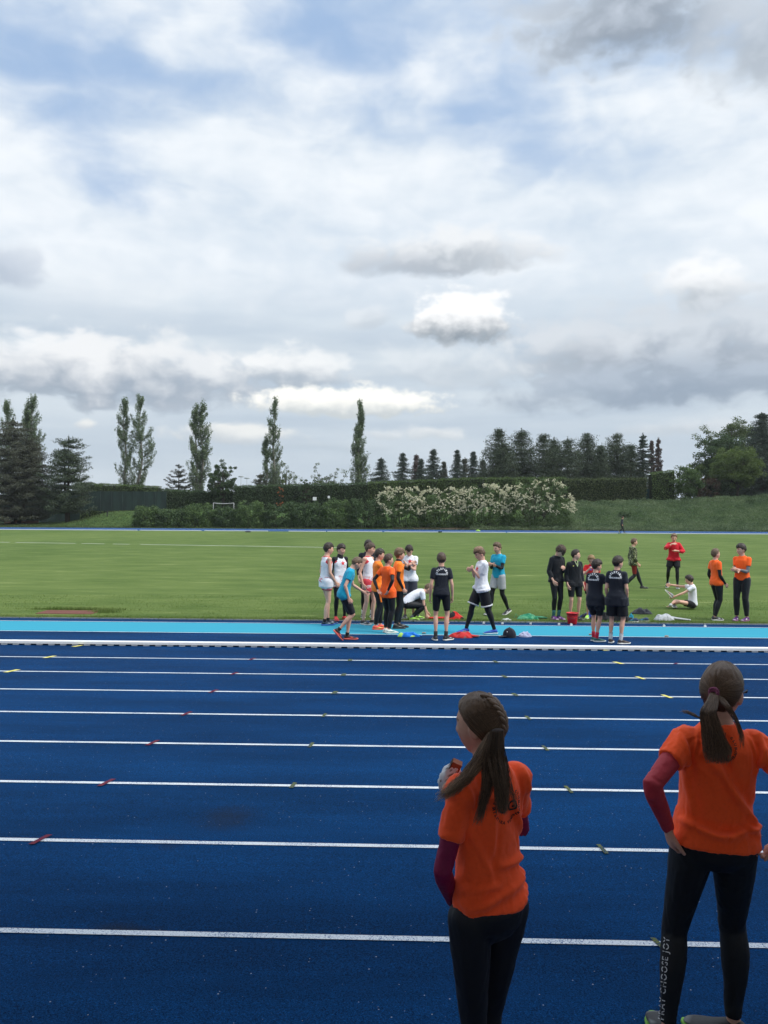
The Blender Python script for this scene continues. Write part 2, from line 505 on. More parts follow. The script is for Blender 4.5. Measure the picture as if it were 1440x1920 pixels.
def m_grass(name):
    m, T, b = mat(name)
    p = T.new('ShaderNodeTexCoord').outputs['Object']
    a = T.noise(T.v('MULTIPLY', p, (0.35, 0.9, 1)), 1.0, 6.0, 0.62)
    s = T.noise(T.v('MULTIPLY', p, (0.8, 4.5, 1)), 1.0, 5.0, 0.6)
    f = T.noise(p, 34.0, 3.0, 0.7)
    w = T.noise(T.v('MULTIPLY', p, (0.10, 0.02, 1)), 1.0, 2.0, 0.5)
    mix = T.m('ADD', T.m('ADD', T.m('MULTIPLY', a, 0.42), T.m('MULTIPLY', s, 0.33)), T.m('MULTIPLY', f, 0.25))
    mix = T.m('ADD', mix, T.m('MULTIPLY', T.m('SUBTRACT', w, 0.5), 0.22))
    c = T.mix(T.ramp(mix, 0.36, 0.64), (0.056, 0.098, 0.018, 1), (0.122, 0.166, 0.042, 1))
    dry = T.ramp(T.m('ADD', T.m('MULTIPLY', s, 0.75), T.m('MULTIPLY', a, 0.35)), 0.64, 0.76, 0.0, 0.6)
    c = T.mix(dry, c, (0.27, 0.30, 0.12, 1))
    T.put(b.inputs['Base Color'], c)
    b.inputs['Roughness'].default_value = 0.9; b.inputs['Specular IOR Level'].default_value = 0.12
    bm = T.new('ShaderNodeBump'); bm.inputs['Strength'].default_value = 0.7; bm.inputs['Distance'].default_value = 0.03
    T.l.new(T.m('ADD', f, s), bm.inputs['Height']); T.l.new(bm.outputs[0], b.inputs['Normal'])
    return m


def m_soil(name, c1, c2, sc=3.0):
    m, T, b = mat(name)
    p = T.new('ShaderNodeTexCoord').outputs['Object']
    n = T.noise(p, sc, 6.0, 0.65)
    T.put(b.inputs['Base Color'], T.mix(T.ramp(n, 0.35, 0.65), c1, c2))
    b.inputs['Roughness'].default_value = 0.95; b.inputs['Specular IOR Level'].default_value = 0.1
    return m


M_TRACK = m_track()
M_LANE = m_paint('white_lane_paint', (0.56, 0.59, 0.62, 1), (0.07, 0.12, 0.24, 1), 0.44)
M_CYAN = m_paint('light_blue_coating', (0.048, 0.275, 0.37, 1), (0.042, 0.24, 0.33, 1), 0.40)
M_GRASS = m_grass('mown_grass')
M_BANKG = m_soil('bank_grass', (0.028, 0.058, 0.014, 1), (0.062, 0.100, 0.026, 1), 1.2)


def strip(name, x0, x1, y0, y1, dz, material, nx=120, ny=1, kind='structure', xf=None):
    V, F = grid_sheet(np.linspace(x0, x1, nx + 1), np.linspace(y0, y1, ny + 1), lambda X, Y: gz(Y) + dz)
    return link(name, np_mesh(name, V, F, None, True, [material]), kind=kind)


# the big sheet the whole place lies on
xs = np.unique(np.concatenate([np.linspace(-700, -130, 10), np.linspace(-130, 130, 131), np.linspace(130, 700, 10)]))
ys = np.unique(np.concatenate([np.linspace(-80, 100, 19), np.linspace(100, 132, 41), np.linspace(132, 200, 18), np.linspace(200, 1200, 12)]))
V, F = grid_sheet(xs, ys, lambda X, Y: terrain(X, Y) - 0.05 * (1 - sstep(Y, 104, 106)))
link('ground', np_mesh('ground', V, F, None, True, [M_BANKG]), kind='structure')

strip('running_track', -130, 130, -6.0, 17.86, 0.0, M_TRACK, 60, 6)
strip('long_jump_runway', -130, 130, 15.80, 17.33, 0.004, M_CYAN, 60, 1)
strip('infield_grass', -130, 130, 17.90, Y_FAR - 0.2, 0.0, M_GRASS, 60, 12)
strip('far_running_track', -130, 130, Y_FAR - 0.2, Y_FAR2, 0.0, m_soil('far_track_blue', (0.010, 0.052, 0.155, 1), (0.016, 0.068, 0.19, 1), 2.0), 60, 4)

# painted lane lines (1.22 m lanes), 5 cm wide
YL = [4.295 + (8 - k) * 1.22 for k in range(1, 10)]
for y in YL: strip('lane_line', -60, 60, y - 0.025, y + 0.025, 0.004, M_LANE)
for y, w in ((15.775, 0.04), (17.355, 0.04)): strip('lane_line', -60, 60, y - w / 2, y + w / 2, 0.008, M_LANE)
for k in range(1, 8): strip('lane_line', -130, 130, Y_FAR + 0.3 + 1.22 * k - .025, Y_FAR + 0.3 + 1.22 * k + .025, 0.006, M_LANE, 60)


def quad_marks(name, quads, material, dz=0.008):
    V = []; F = []
    for q in quads:
        b = len(V); V += [(x, y, float(gz(y)) + dz) for x, y in q]; F.append([b, b + 1, b + 2, b + 3])
    return link(name, np_mesh(name, V, np.array(F), None, False, [material]), kind='structure')


def mark_at(px, py, dx, lean, ln):
    """slanted tape mark crossing a lane line: width dx, half length ln, lean in x over the length"""
    g = pg(px, py)
    x, y = g[0], min(YL, key=lambda q: abs(q - g[1])) if abs(min(YL, key=lambda q: abs(q - g[1])) - g[1]) < .3 else g[1]
    dx *= .72; lean *= .8; ln *= .85
    return [(x - lean - dx / 2, y - ln), (x - lean + dx / 2, y - ln), (x + lean + dx / 2, y + ln), (x + lean - dx / 2, y + ln)]


M_YEL = m_paint('yellow_tape', (0.62, 0.55, 0.16, 1), (0.30, 0.28, 0.12, 1), 0.36)
M_YEL2 = m_paint('worn_yellow_tape', (0.13, 0.14, 0.035, 1), (0.012, 0.04, 0.12, 1), 0.50)
M_RED = m_paint('worn_red_tape', (0.13, 0.032, 0.042, 1), (0.04, 0.045, 0.13, 1), 0.43)
quad_marks('yellow_lane_marks', [mark_at(*a) for a in (
    (145, 1212, .10, .05, .10), (89, 1234, .10, .05, .12), (19, 1260, .10, .05, .13),
    (1128, 1219, .11, -.07, .12), (1160, 1244, .10, -.05, .11), (1201, 1272, .07, -.035, .11), (1251, 1307, .07, -.035, .11))], M_YEL)
quad_marks('faded_yellow_lane_marks', [mark_at(*a) for a in (
    (657, 1237, .09, .01, .1), (645, 1264, .09, .01, .1), (629, 1297, .09, .015, .1), (609, 1340, .05, .01, .1), (584, 1396, .05, .01, .1), (553, 1466, .05, .01, .08),
    (928, 1240, .08, -.02, .1), (945, 1268, .08, -.02, .1), (965, 1302, .08, -.02, .1), (989, 1345, .05, -.014, .1), (1022, 1403, .045, -.014, .1), (1066, 1481, .04, -.014, .1), (1130, 1594, .04, -.014, .09), (1225, 1756, .04, -.014, .06))], M_YEL2)
quad_marks('faded_red_lane_marks', [mark_at(*a) for a in (
    (497, 1213, .07, .04, .1), (473, 1236, .07, .04, .11), (441, 1262, .07, .035, .11), (402, 1295, .065, .035, .11), (352, 1337, .06, .032, .11), (287, 1393, .06, .032, .11),
    (199, 1469, .058, .032, .11), (74, 1577, .055, .032, .10), (1268, 1245, .07, .05, .06))], M_RED)
# football pitch line on the infield, worn away in places
g0, g1 = pg(-150, 1014.5), pg(640, 1027)
segs = [(0.0, .235), (.25, .40), (.415, .47), (.49, .53), (.555, 1.0)]
dv = g1 - g0; nn = np.array([-dv[1], dv[0]]) / np.hypot(dv[0], dv[1]) * 0.11
quad_marks('pitch_line', [[tuple(g0[:2] + dv[:2] * a - nn), tuple(g0[:2] + dv[:2] * b - nn), tuple(g0[:2] + dv[:2] * b + nn), tuple(g0[:2] + dv[:2] * a + nn)] for a, b in segs],
           m_paint('pitch_chalk', (0.62, 0.66, 0.56, 1), (0.12, 0.2, 0.05, 1), 0.36), 0.012)

# aluminium edging strip between the runway and the grass
mb = MB(); mb.box((-60, 17.865, float(gz(17.88)) - 0.03), (60, 17.895, float(gz(17.88)) + 0.022), (.45, .47, .48))
link('grass_edging', mb.mesh('grass_edging', [m_plain('edging_aluminium', (.34, .36, .37), .5, .6)], False), label='thin grey metal edging strip between runway and infield grass', cat='edging')

# raised white kerb on little feet, near straight
mb = MB(); yk = 14.09; zk = float(gz(yk))
tt = np.linspace(0, np.pi, 12); sec = [(-.030, .026)] + [(-.030 * math.cos(q), .062 + .024 * math.sin(q)) for q in tt] + [(.030, .026)]
mb.loft([np.array([[x, yk + a, zk + b] for a, b in sec]) for x in (-40, 40)], True, (.84, .84, .82))
mb.box((-40, yk - 0.005, zk + 0.000), (40, yk + 0.020, zk + 0.0235), (.006, .008, .015))  # near-black bar standing in for the shade in the gaps between the feet
for x in np.arange(-14, 14, 0.206): mb.box((x, yk - 0.024, zk + 0.001), (x + 0.103, yk - 0.006, zk + 0.0235), (.66, .65, .60))
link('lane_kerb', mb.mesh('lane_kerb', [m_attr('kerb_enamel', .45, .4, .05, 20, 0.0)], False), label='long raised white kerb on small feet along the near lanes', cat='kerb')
mb = MB(); zk = float(gz(Y_FAR))
for a, b in ((-70, -31.5), (-31.2, -24), (-23.6, -16.2), (-13.8, -9.5), (-9.3, -3), (-2.7, 11.2), (11.4, 24), (24.4, 46), (46.3, 80)):
    mb.box((a, Y_FAR - .05, zk), (b, Y_FAR + .05, zk + 0.07), (.74, .75, .74))
link('lane_kerb', mb.mesh('lane_kerb', [bpy.data.materials['kerb_enamel']], False), label='low broken white kerb beside the far blue straight', cat='kerb')


# ------------------------------------------------------------------ added stand, unseen behind and above the camera, put there to shade the near lanes
st = empty('added_stand', (0, -8, 0), 'added roofed concrete stand, out of view, shading the near lanes', 'added_stand')
M_CONC = m_plain('stand_concrete', (.36, .355, .34), .9, 0, .2, 2.0)
M_STEEL = m_plain('stand_steel', (.05, .055, .06), .6, .3, .1, 4.0)
def stpart(name, boxes, m, M=None):
    mb = MB()
    for lo, hi in boxes: mb.box(np.array(lo) - [0, -8, 0], np.array(hi) - [0, -8, 0], (1, 1, 1))
    o = link(name, mb.mesh(name, [m], False), st); return o
SX = 45
stpart('shade_roof', [((-SX, -9, 7.3), (SX, 2.8, 7.6))], M_STEEL)
stpart('roof_fascia', [((-SX, 2.8, 7.0), (SX, 2.9, 7.62))], M_STEEL)
stpart('back_wall', [((-SX, -14.4, 0), (SX, -14.002, 4.9))], M_CONC)
stpart('front_wall', [((-SX, 0.75, -0.05), (SX, 0.95, 0.95))], M_CONC)
stpart('seating_tier', [((-SX, -13.9 + 1.0 * k * 0 - 0, -0.05), (SX, 0.74 - 1.05 * k, 0.4 + 0.38 * k)) for k in range(12)][:1] +
       [((-SX, 0.74 - 1.05 * (k + 1), 0.402 + 0.38 * (k - 1)), (SX, 0.74 - 1.05 * k - 0.002, 0.40 + 0.38 * k)) for k in range(1, 12)], M_CONC)
for x in range(-42, 43, 12): stpart('roof_column', [((x - .15, -6.2, 2.6), (x + .15, -5.9, 6.899))], M_STEEL)
for x in range(-42, 43, 6): stpart('roof_beam', [((x - .1, -8.9, 6.9), (x + .1, 2.7, 7.297))], M_STEEL)

# ================================================================== people
def rot(ax, deg):
    a = R(deg); c, s = math.cos(a), math.sin(a)
    if ax == 'x': return np.array([[1, 0, 0], [0, c, -s], [0, s, c]])
    if ax == 'y': return np.array([[c, 0, s], [0, 1, 0], [-s, 0, c]])
    return np.array([[c, -s, 0], [s, c, 0], [0, 0, 1.0]])


def unit(v): v = np.asarray(v, float); return v / (np.linalg.norm(v) + 1e-9)


def two_bone(a, b, l1, l2, pole):
    d = b - a; L = np.linalg.norm(d); u = d / (L + 1e-9)
    L = min(L, (l1 + l2) * 0.998); b = a + u * L
    x = (l1 * l1 - l2 * l2 + L * L) / (2 * L); h = math.sqrt(max(l1 * l1 - x * x, 0))
    p = np.asarray(pole, float); p = p - u * (p @ u); p = unit(p)
    return a + u * x + p * h, b


# ---- head: one analytic surface used for the skull, the face and the hair
def head_map(d, fem=False):
    """unit directions (x right, y forward, z up) -> points of the head, metres for a 1.6 m person"""
    x, y, z = d[:, 0], d[:, 1], d[:, 2]
    X = 0.073 * x; Y = 0.094 * y; Z = 0.113 * z
    t = np.clip(-z, 0, 1)
    X = X * (1 - 0.34 * t ** 1.6); front = y > 0
    Y = np.where(front, Y * (1 - 0.05 * t), Y * (1 - 0.50 * t)) + np.where(front, 0.012 * t ** 2, 0.012 * t)
    X = X * (1 + 0.05 * np.exp(-((z - 0.25) / .4) ** 2) * (y < 0))
    f = sstep(y, 0.1, 0.5)
    g = lambda a, s: np.exp(-(a / s) ** 2)
    Y = Y + f * (0.020 * g(X, .010) * g(Z + .024, .015) + 0.010 * g(X, .009) * g(Z - .002, .022)
                 - 0.009 * g(np.abs(X) - .030, .015) * g(Z - .008, .011) + 0.005 * g(Z - .028, .009) * g(X, .05)
                 + 0.006 * g(X, .020) * g(Z + .060, .009) - 0.003 * g(X, .024) * g(Z + .0585, .003) + 0.006 * g(X, .02) * g(Z + .098, .018)
                 + 0.003 * g(np.abs(X) - .042, .016) * g(Z + .022, .018))
    return np.stack([X, Y, Z], 1)


def sphere_dirs(nu, nv):
    th = np.linspace(0, np.pi, nv + 2)[1:-1]; ph = np.arange(nu) * 2 * np.pi / nu
    T_, P_ = np.meshgrid(th, ph, indexing='ij')
    return np.stack([np.sin(T_) * np.cos(P_), np.sin(T_) * np.sin(P_), -np.cos(T_)], -1)   # rings bottom to top


def add_head(mb, c, Rm, s, nu=48, nv=34):
    D = sphere_dirs(nu, nv); rings = [c + (head_map(D[k]) * s) @ Rm.T for k in range(nv)]
    mb.loft(rings)
    for sx in (-1, 1):
        mb.ball(c + Rm @ (np.array([sx * 0.0755, -0.012, -0.008]) * s), np.array([.008, .018, .030]) * s, 8, Rm @ rot('z', sx * -18) @ rot('x', -8))


def hair_mesh(name, Rm, c, s, style, col, seed=0, nu=96, nv=64):
    D = sphere_dirs(nu, nv).reshape(-1, 3)
    x, y, z = D[:, 0], D[:, 1], D[:, 2]
    phi = np.degrees(np.arctan2(np.abs(x), y))          # 0 front, 90 side, 180 back
    T_ = style
    hl = np.interp(phi, [0, 35, 62, 80, 100, 118, 150, 180], T_.get('line', [.60, .58, .40, .02, .10, -.30, -.62, -.66]))
    wob = 0.06 * perlin(np.stack([x * 7, y * 7, z * 3 + seed], 1)) + 0.03 * perlin(np.stack([x * 19, y * 19, z * 6 + seed], 1))
    m = sstep(z - hl + wob * T_.get('rag', 1.0), -0.03, 0.10)
    th = T_.get('th', .014) * (0.22 + 0.78 * sstep(z, -.55, .45)) + T_.get('top', .012) * sstep(z, .3, .9)
    th = th * np.interp(phi, [0, 90, 180], [T_.get('front', 1.1), 1.0, T_.get('back', 1.0)])
    ang = np.arctan2(x, y)
    strand = perlin(np.stack([ang * 14, z * 2.2 + seed, x * 2], 1)) * .5 + perlin(np.stack([ang * 34, z * 4 + seed * 2, x * 4], 1)) * .3
    th = th * (1 + 0.30 * strand) + T_.get('messy', .003) * 1.3 * perlin(np.stack([x * 7 + seed, y * 7, z * 3], 1))
    off = -0.016 + m * (0.016 + th + 0.004)
    P = head_map(D); n = unit_rows(P * np.array([1 / .073 ** 2, 1 / .094 ** 2, 1 / .113 ** 2]))
    n[:, 2] += 0.15; n = unit_rows(n)
    P = P + n * off[:, None]
    if T_.get('fringe'):
        w = np.exp(-(x / .42) ** 2) * sstep(y, .4, .8) * np.exp(-((z - hl) / .22) ** 2)
        P[:, 1] += 0.014 * w; P[:, 2] -= T_['fringe'] * w
    P = c + (P * s) @ Rm.T
    mb = MB()
    k = (0.75 + 0.35 * (strand * .5 + .5))[:, None] * np.asarray(col)[None, :3]
    if T_.get('tip'): k = k * (1 + T_['tip'] * sstep(z, .5, .95))[:, None]
    P2 = P.reshape(nv, nu, 3)
    mb.loft([P2[i] for i in range(nv)])
    V, F, _ = mb.arrays()
    C = np.concatenate([k, k[:1], k[-1:]])
    return np_mesh(name, V, F, C, True, [M_HAIR])


def unit_rows(a): return a / (np.linalg.norm(a, axis=1)[:, None] + 1e-9)


def add_hand(mb, w, d, n, t, s, curl=(18, 32), spread=4, thumb=38, fr=1.0):
    """w wrist, d fingers' direction, n palm normal (side the fingers curl to), t towards the thumb"""
    d = unit(d); n = unit(n - d * (n @ d)); t = unit(t - d * (t @ d) - n * (t @ n))
    L = s
    mb.tube([w - d * .012 * L, w + d * .018 * L, w + d * .05 * L, w + d * .082 * L], [(.024 * L, .019 * L), (.030 * L, .017 * L), (.038 * L, .0155 * L), (.036 * L, .013 * L)], 10, n)
    for k, (o, ln, r) in enumerate(((.027, .066, .0085), (.009, .074, .009), (-.009, .069, .0086), (-.026, .054, .0076))):
        sp = (1.5 - k) * spread
        dd = unit(d + t * math.tan(R(sp)))
        p0 = w + d * .078 * L + t * o * L
        c1 = R(curl[0] * (1 + .12 * k)); c2 = c1 + R(curl[1] * (1 + .1 * k)); c3 = c2 + R(curl[1] * .6)
        p1 = p0 + (dd * math.cos(c1) + n * math.sin(c1)) * ln * .46 * L
        p2 = p1 + (dd * math.cos(c2) + n * math.sin(c2)) * ln * .32 * L
        p3 = p2 + (dd * math.cos(c3) + n * math.sin(c3)) * ln * .24 * L
        mb.tube([p0 - d * .012 * L, p0, p1, p2, p3], [r * L * fr, r * L * fr, r * .95 * L * fr, r * .88 * L * fr, r * .72 * L * fr], 8, n)
    a = R(thumb)
    q0 = w + d * .022 * L + t * .022 * L
    q1 = q0 + (d * math.cos(a) + t * math.sin(a) + n * .25) * .036 * L
    q2 = q1 + (d * math.cos(a * .5) + t * math.sin(a * .5) + n * .35) * .030 * L
    q3 = q2 + (d * math.cos(a * .3) + t * math.sin(a * .3) + n * .40) * .022 * L
    mb.tube([q0, q1, q2, q3], [.0125 * L * fr, .0110 * L * fr, .0098 * L * fr, .0075 * L * fr], 8, n)


def shoe_meshes(s, col, sole, accent, big=1.0):
    """trainer pointing along +y, heel at y=-.075, sole on z=0; returns (upper, sole) MB pairs"""
    u = MB(); so = MB(); k = s * big
    st = [(-.078, .020, .050, .030), (-.070, .030, .080, .024), (-.045, .036, .094, .022), (-.010, .038, .092, .022), (.025, .040, .078, .022), (.060, .044, .064, .022), (.100, .047, .053, .022), (.135, .042, .044, .024), (.160, .028, .036, .026), (.170, .012, .030, .027)]
    t = np.arange(16) * 2 * np.pi / 16
    rings = []; C = []
    for y, w, h, b in st:
        cz = (h + b) / 2; hz = (h - b) / 2
        sx = np.sign(np.cos(t)) * np.abs(np.cos(t)) ** .8
        rings.append(np.stack([sx * w * (1 - .25 * np.clip(np.sin(t), 0, 1)), np.full(16, y), cz + hz * np.sin(t)], 1) * k)
    u.loft(rings, True)
    V = u.V[0]; C = np.tile(np.asarray(col, float)[None, :3], (len(V), 1))
    sw = (np.abs(V[:, 2] / k - .040 - (V[:, 1] / k - .03) * .25) < .010) & (V[:, 1] / k > -.04) & (V[:, 1] / k < .10) & (np.abs(V[:, 0]) > .020 * k)
    C[sw] = accent[:3]
    C[V[:, 1] / k > .145] = np.asarray(accent[:3]) * .6 + np.asarray(col[:3]) * .4
    u.C[0] = C
    rings = []
    for y, w, h, b in [(-.086, .018, 0, .012), (-.078, .030, 0, .004)] + [(y, w + .004, 0, 0) for y, w, h, b in st[2:8]] + [(.165, .030, 0, .006), (.180, .014, 0, .013)]:
        sx = np.sign(np.cos(t)) * np.abs(np.cos(t)) ** .6; sz = np.sign(np.sin(t)) * np.abs(np.sin(t)) ** .6
        top = .030 if y < .02 else .026
        rings.append(np.stack([sx * w, np.full(16, y), (top + b) / 2 + sz * (top - b) / 2], 1) * k)
    so.loft(rings, True, sole[:3])
    return u, so


TORSO = [  # z, rx, ry, yoff   (1.6 m person)
    (.775, .085, .070, -.005), (.82, .140, .098, -.012), (.87, .146, .104, -.016), (.94, .134, .092, -.006), (1.02, .120, .082, .002), (1.11, .130, .090, .004),
    (1.20, .140, .096, .002), (1.255, .130, .084, -.004), (1.295, .096, .064, -.010), (1.335, .066, .056, -.010), (1.36, .052, .054, -.004)]


class Pose: pass


def solve(P, s, build=1.0, fem=False):
    """P: pose dict -> joints in local metres"""
    J = Pose(); J.s = s
    lean, side, twist = P.get('lean', 0), P.get('side', 0), P.get('twist', 0)
    pel = np.array(P.get('pelvis', (0, 0, 0)), float) * s
    Rp = rot('z', P.get('pyaw', 0)) @ rot('x', -P.get('ptilt', 0)) @ rot('y', P.get('proll', 0))
    zs = np.linspace(.70, 1.42, 73); pts = []; Rs = []
    base = np.array([0, 0, .868 * s]) + pel
    cur = None
    Rl = []
    for z in zs:
        k = float(sstep(z, .88, 1.18))
        Rl.append(Rp @ rot('z', twist * k) @ rot('x', -lean * k) @ rot('y', side * k))
    # integrate up and down from z=.86
    i0 = int(np.argmin(np.abs(zs - .86))); ptsA = [None] * len(zs); ptsA[i0] = base
    dz = (zs[1] - zs[0]) * s
    for i in range(i0 + 1, len(zs)): ptsA[i] = ptsA[i - 1] + Rl[i][:, 2] * dz * 1.04
    for i in range(i0 - 1, -1, -1): ptsA[i] = ptsA[i + 1] - Rl[i][:, 2] * dz
    ptsA = np.array(ptsA)
    def spine(z):
        i = np.clip((z - zs[0]) / (zs[1] - zs[0]), 0, len(zs) - 1.001); k = int(i); f = i - k
        return ptsA[k] * (1 - f) + ptsA[k + 1] * f, Rl[k]
    J.spine = spine
    c, Rc = spine(1.285); J.Rc = Rc; J.Rp = Rp
    sw = (.139 if not fem else .134) * build ** .5
    J.sh = {}; J.el = {}; J.wr = {}; J.hd = {}
    shr = P.get('shrug', 0)
    for sd, k in ((-1, 'L'), (1, 'R')):
        J.sh[k] = c + Rc @ np.array([sd * sw, -.008, -.016 + shr]) * s
        a = P.get('arm' + k)
        if a is None: a = ('hang',)
        if a[0] == 'hang':
            q = np.array(a[1] if len(a) > 1 else (.055, .05, -.475)) * s
            tgt = J.sh[k] + np.array([sd * q[0], q[1], q[2]]); pole = np.array([sd * .35, -1, 0.])
            if len(a) > 2: pole = np.array(a[2], float)
        elif a[0] == 'ch':      # relative to the chest frame
            tgt = c + Rc @ (np.array(a[1], float) * s); pole = Rc @ np.array(a[2], float)
        else:                   # 'abs' local
            tgt = np.array(a[1], float) * s; pole = np.array(a[2], float)
        J.el[k], J.wr[k] = two_bone(J.sh[k], tgt, .272 * s, .232 * s, pole)
        fd = unit(J.wr[k] - J.el[k])
        J.hd[k] = unit(np.array(a[3], float)) if len(a) > 3 and a[3] is not None else fd
    J.hip = {}; J.kn = {}; J.an = {}; J.foot = {}
    for sd, k in ((-1, 'L'), (1, 'R')):
        J.hip[k] = base + Rp @ np.array([sd * .082, 0, -.012]) * s
        f = P.get('foot' + k, (sd * .09, 0, sd * -6, 0, 0))
        x, y, yaw, pitch, lift = (list(f) + [0, 0, 0])[:5]
        Rf = rot('z', yaw) @ rot('x', -pitch)
        ball = np.array([0, .115, 0.02])
        org = np.array([x, y, lift]) + rot('z', yaw) @ ball - Rf @ ball
        an = (org + Rf @ np.array([0, -.025, .085])) * s
        kp = P.get('knee' + k)
        kp = np.array(kp, float) if kp is not None else rot('z', yaw * .7) @ np.array([sd * .03, 1, 0.1])
        J.kn[k], J.an[k] = two_bone(J.hip[k], an, .395 * s, .385 * s, kp)
        J.foot[k] = (org * s + (J.an[k] - an), Rf)
    hy, hp, hr = P.get('head', (0, 0, 0))
    nk, _ = spine(1.36)
    J.neck0, _ = spine(1.31)
    Rh = rot('z', P.get('pyaw', 0) + hy) @ rot('x', -hp) @ rot('y', hr)
    nd = unit(Rc[:, 2] * .6 + Rh[:, 2] * .5 + Rh[:, 1] * .10)
    J.neck1 = nk + nd * .036 * s
    J.head = nk + nd * .036 * s + Rh @ np.array([0, .018, .063]) * s
    J.Rh = Rh
    return J


def torso_rings(J, rows, grow=0.0, build=1.0, n=28, e=2.25):
    t = np.arange(n) * 2 * np.pi / n
    cx = np.sign(np.cos(t)) * np.abs(np.cos(t)) ** (2 / e); sx = np.sign(np.sin(t)) * np.abs(np.sin(t)) ** (2 / e)
    out = []
    for row in rows:
        z, rx, ry, yo = row[:4]
        c, Rm = J.spine(z)
        c = c + Rm[:, 1] * yo * J.s
        out.append(c + (np.outer(cx, Rm[:, 0]) * (rx * build + grow) + np.outer(sx, Rm[:, 1]) * (ry * build + grow)) * J.s)
    return out


LEG = [(0, .086, .090), (.25, .080, .084), (.5, .068, .072), (.8, .054, .057), (1.0, .049, .052)]
SHIN = [(.08, .047, .050), (.22, .050, .054), (.38, .049, .054), (.6, .039, .042), (.8, .030, .033), (1.0, .028, .031)]
ARM = [(0, .046), (.3, .042), (.65, .037), (1.0, .034)]
FORE = [(.12, .0355), (.35, .034), (.7, .027), (1.0, .0225)]


def leg_chain(J, k, upto, grow=0.0, build=1.0, loose=None):
    """points and radii from hip; upto in 0..2 (1 knee, 2 ankle)"""
    h, kn, an = J.hip[k], J.kn[k], J.an[k]
    pts = []; rad = []
    back = -J.foot[k][1][:, 1]; d2 = unit(an - kn)
    for t, a, b in LEG:
        if t <= upto: pts.append(h + (kn - h) * t); rad.append((a, b))
    if upto < 1:
        a = np.interp(upto, [q[0] for q in LEG], [q[1] for q in LEG]); pts.append(h + (kn - h) * upto); rad.append((a, a * 1.04))
    for t, a, b in SHIN:
        if 1 + t <= upto: pts.append(kn + (an - kn) * t + back * (.012 * J.s * math.sin(math.pi * min(t * 1.3, 1)))); rad.append((a, b))
    if upto > 1 and upto < 2:
        t = upto - 1; a = np.interp(t, [q[0] for q in SHIN], [q[1] for q in SHIN]); pts.append(kn + (an - kn) * t); rad.append((a, a))
    if loose is not None: rad = [(max(a, np.interp(i / max(len(rad) - 1, 1), [0, 1], loose)), max(b, np.interp(i / max(len(rad) - 1, 1), [0, 1], loose))) for i, (a, b) in enumerate(rad)]
    return pts, [((a * build + grow) * J.s, (b * build + grow) * J.s) for a, b in rad]


def arm_chain(J, k, upto, grow=0.0, build=1.0):
    a, b, c = J.sh[k], J.el[k], J.wr[k]; pts = []; rad = []
    for t, r in ARM:
        if t <= upto: pts.append(a + (b - a) * t); rad.append(r)
    if upto < 1: pts.append(a + (b - a) * upto); rad.append(np.interp(upto, [q[0] for q in ARM], [q[1] for q in ARM]))
    for t, r in FORE:
        if 1 + t <= upto: pts.append(b + (c - b) * t); rad.append(r)
    return pts, [(r * build + grow) * J.s for r in rad]


def wrinkle(me, amp, sc, seed, stretch=(1, 1, .5), rim=None):
    """cloth folds: shift vertices along their normals by ridged noise"""
    V = verts_of(me); N = np.empty(len(V) * 3, np.float32)
    me.vertex_normals.foreach_get('vector', N); N = N.reshape(-1, 3)
    p = V * sc * np.array(stretch) + seed * 3.7
    w = perlin(np.stack([p[:, 1], p[:, 2], p[:, 0]], 1) * .7)
    f = fbm(p + w[:, None] * .8, 3)
    r = (1 - np.abs(f)) ** 3 - .45
    set_verts(me, V + N * (amp * (0.6 * r + 0.5 * f))[:, None])


def chest_local(J, V):
    c, Rc = J.spine(1.20); return (V - c) @ Rc / J.s          # x right, y fwd, z up from chest centre


def conform(J, uv_mesh, shirt, side, u0, z0, name, material, lift=.004, zc=1.20, parent=None):
    """lay a flat mesh (x,y in metres) on the front (+1) or back (-1) of a shirt"""
    V = verts_of(uv_mesh); bv = BVHTree.FromPolygons([tuple(v) for v in verts_of(shirt)], [tuple(p.vertices) for p in shirt.polygons])
    c, Rm = J.spine(zc)
    out = np.empty_like(V); miss = 0
    for i, v in enumerate(V):
        lx = (u0 + v[0]) * (1 if side < 0 else -1)
        o = c + Rm @ np.array([lx, side * .5, z0 + v[1]]); d = -Rm[:, 1] * side
        h, nrm, _, _ = bv.ray_cast(Vector(o), Vector(d))
        if h is None: h = Vector(c + Rm @ np.array([lx, side * .1, z0 + v[1]])); nrm = Vector(-d)
        out[i] = np.array(h) - d * lift
    set_verts(uv_mesh, out); uv_mesh.materials.clear(); uv_mesh.materials.append(material); uv_mesh.name = name
    o = link(name, uv_mesh, parent); return o


def text_mesh(txt, size, bold=0.0, spacing=1.0):
    cu = bpy.data.curves.new('t', 'FONT'); cu.body = txt; cu.size = size; cu.align_x = 'CENTER'; cu.offset = bold; cu.resolution_u = 3; cu.space_character = spacing
    o = bpy.data.objects.new('t', cu); COL.objects.link(o)
    dg = bpy.context.evaluated_depsgraph_get()
    me = bpy.data.meshes.new_from_object(o.evaluated_get(dg), depsgraph=dg)
    bpy.data.objects.remove(o); bpy.data.curves.remove(cu)
    bm = bmesh.new(); bm.from_mesh(me)
    bmesh.ops.triangulate(bm, faces=bm.faces[:])
    bmesh.ops.subdivide_edges(bm, edges=[e for e in bm.edges if e.calc_length() > size * .18], cuts=1)
    bmesh.ops.triangulate(bm, faces=bm.faces[:])
    bm.to_mesh(me); bm.free(); return me


def join_meshes(name, ms):
    V = []; F = []; n = 0
    for m in ms:
        v = verts_of(m); V.append(v)
        for p in m.polygons: F.append([q + n for q in p.vertices])
        n += len(v)
    me = bpy.data.meshes.new(name); me.from_pydata(np.concatenate(V).tolist(), [], F); me.update(); return me


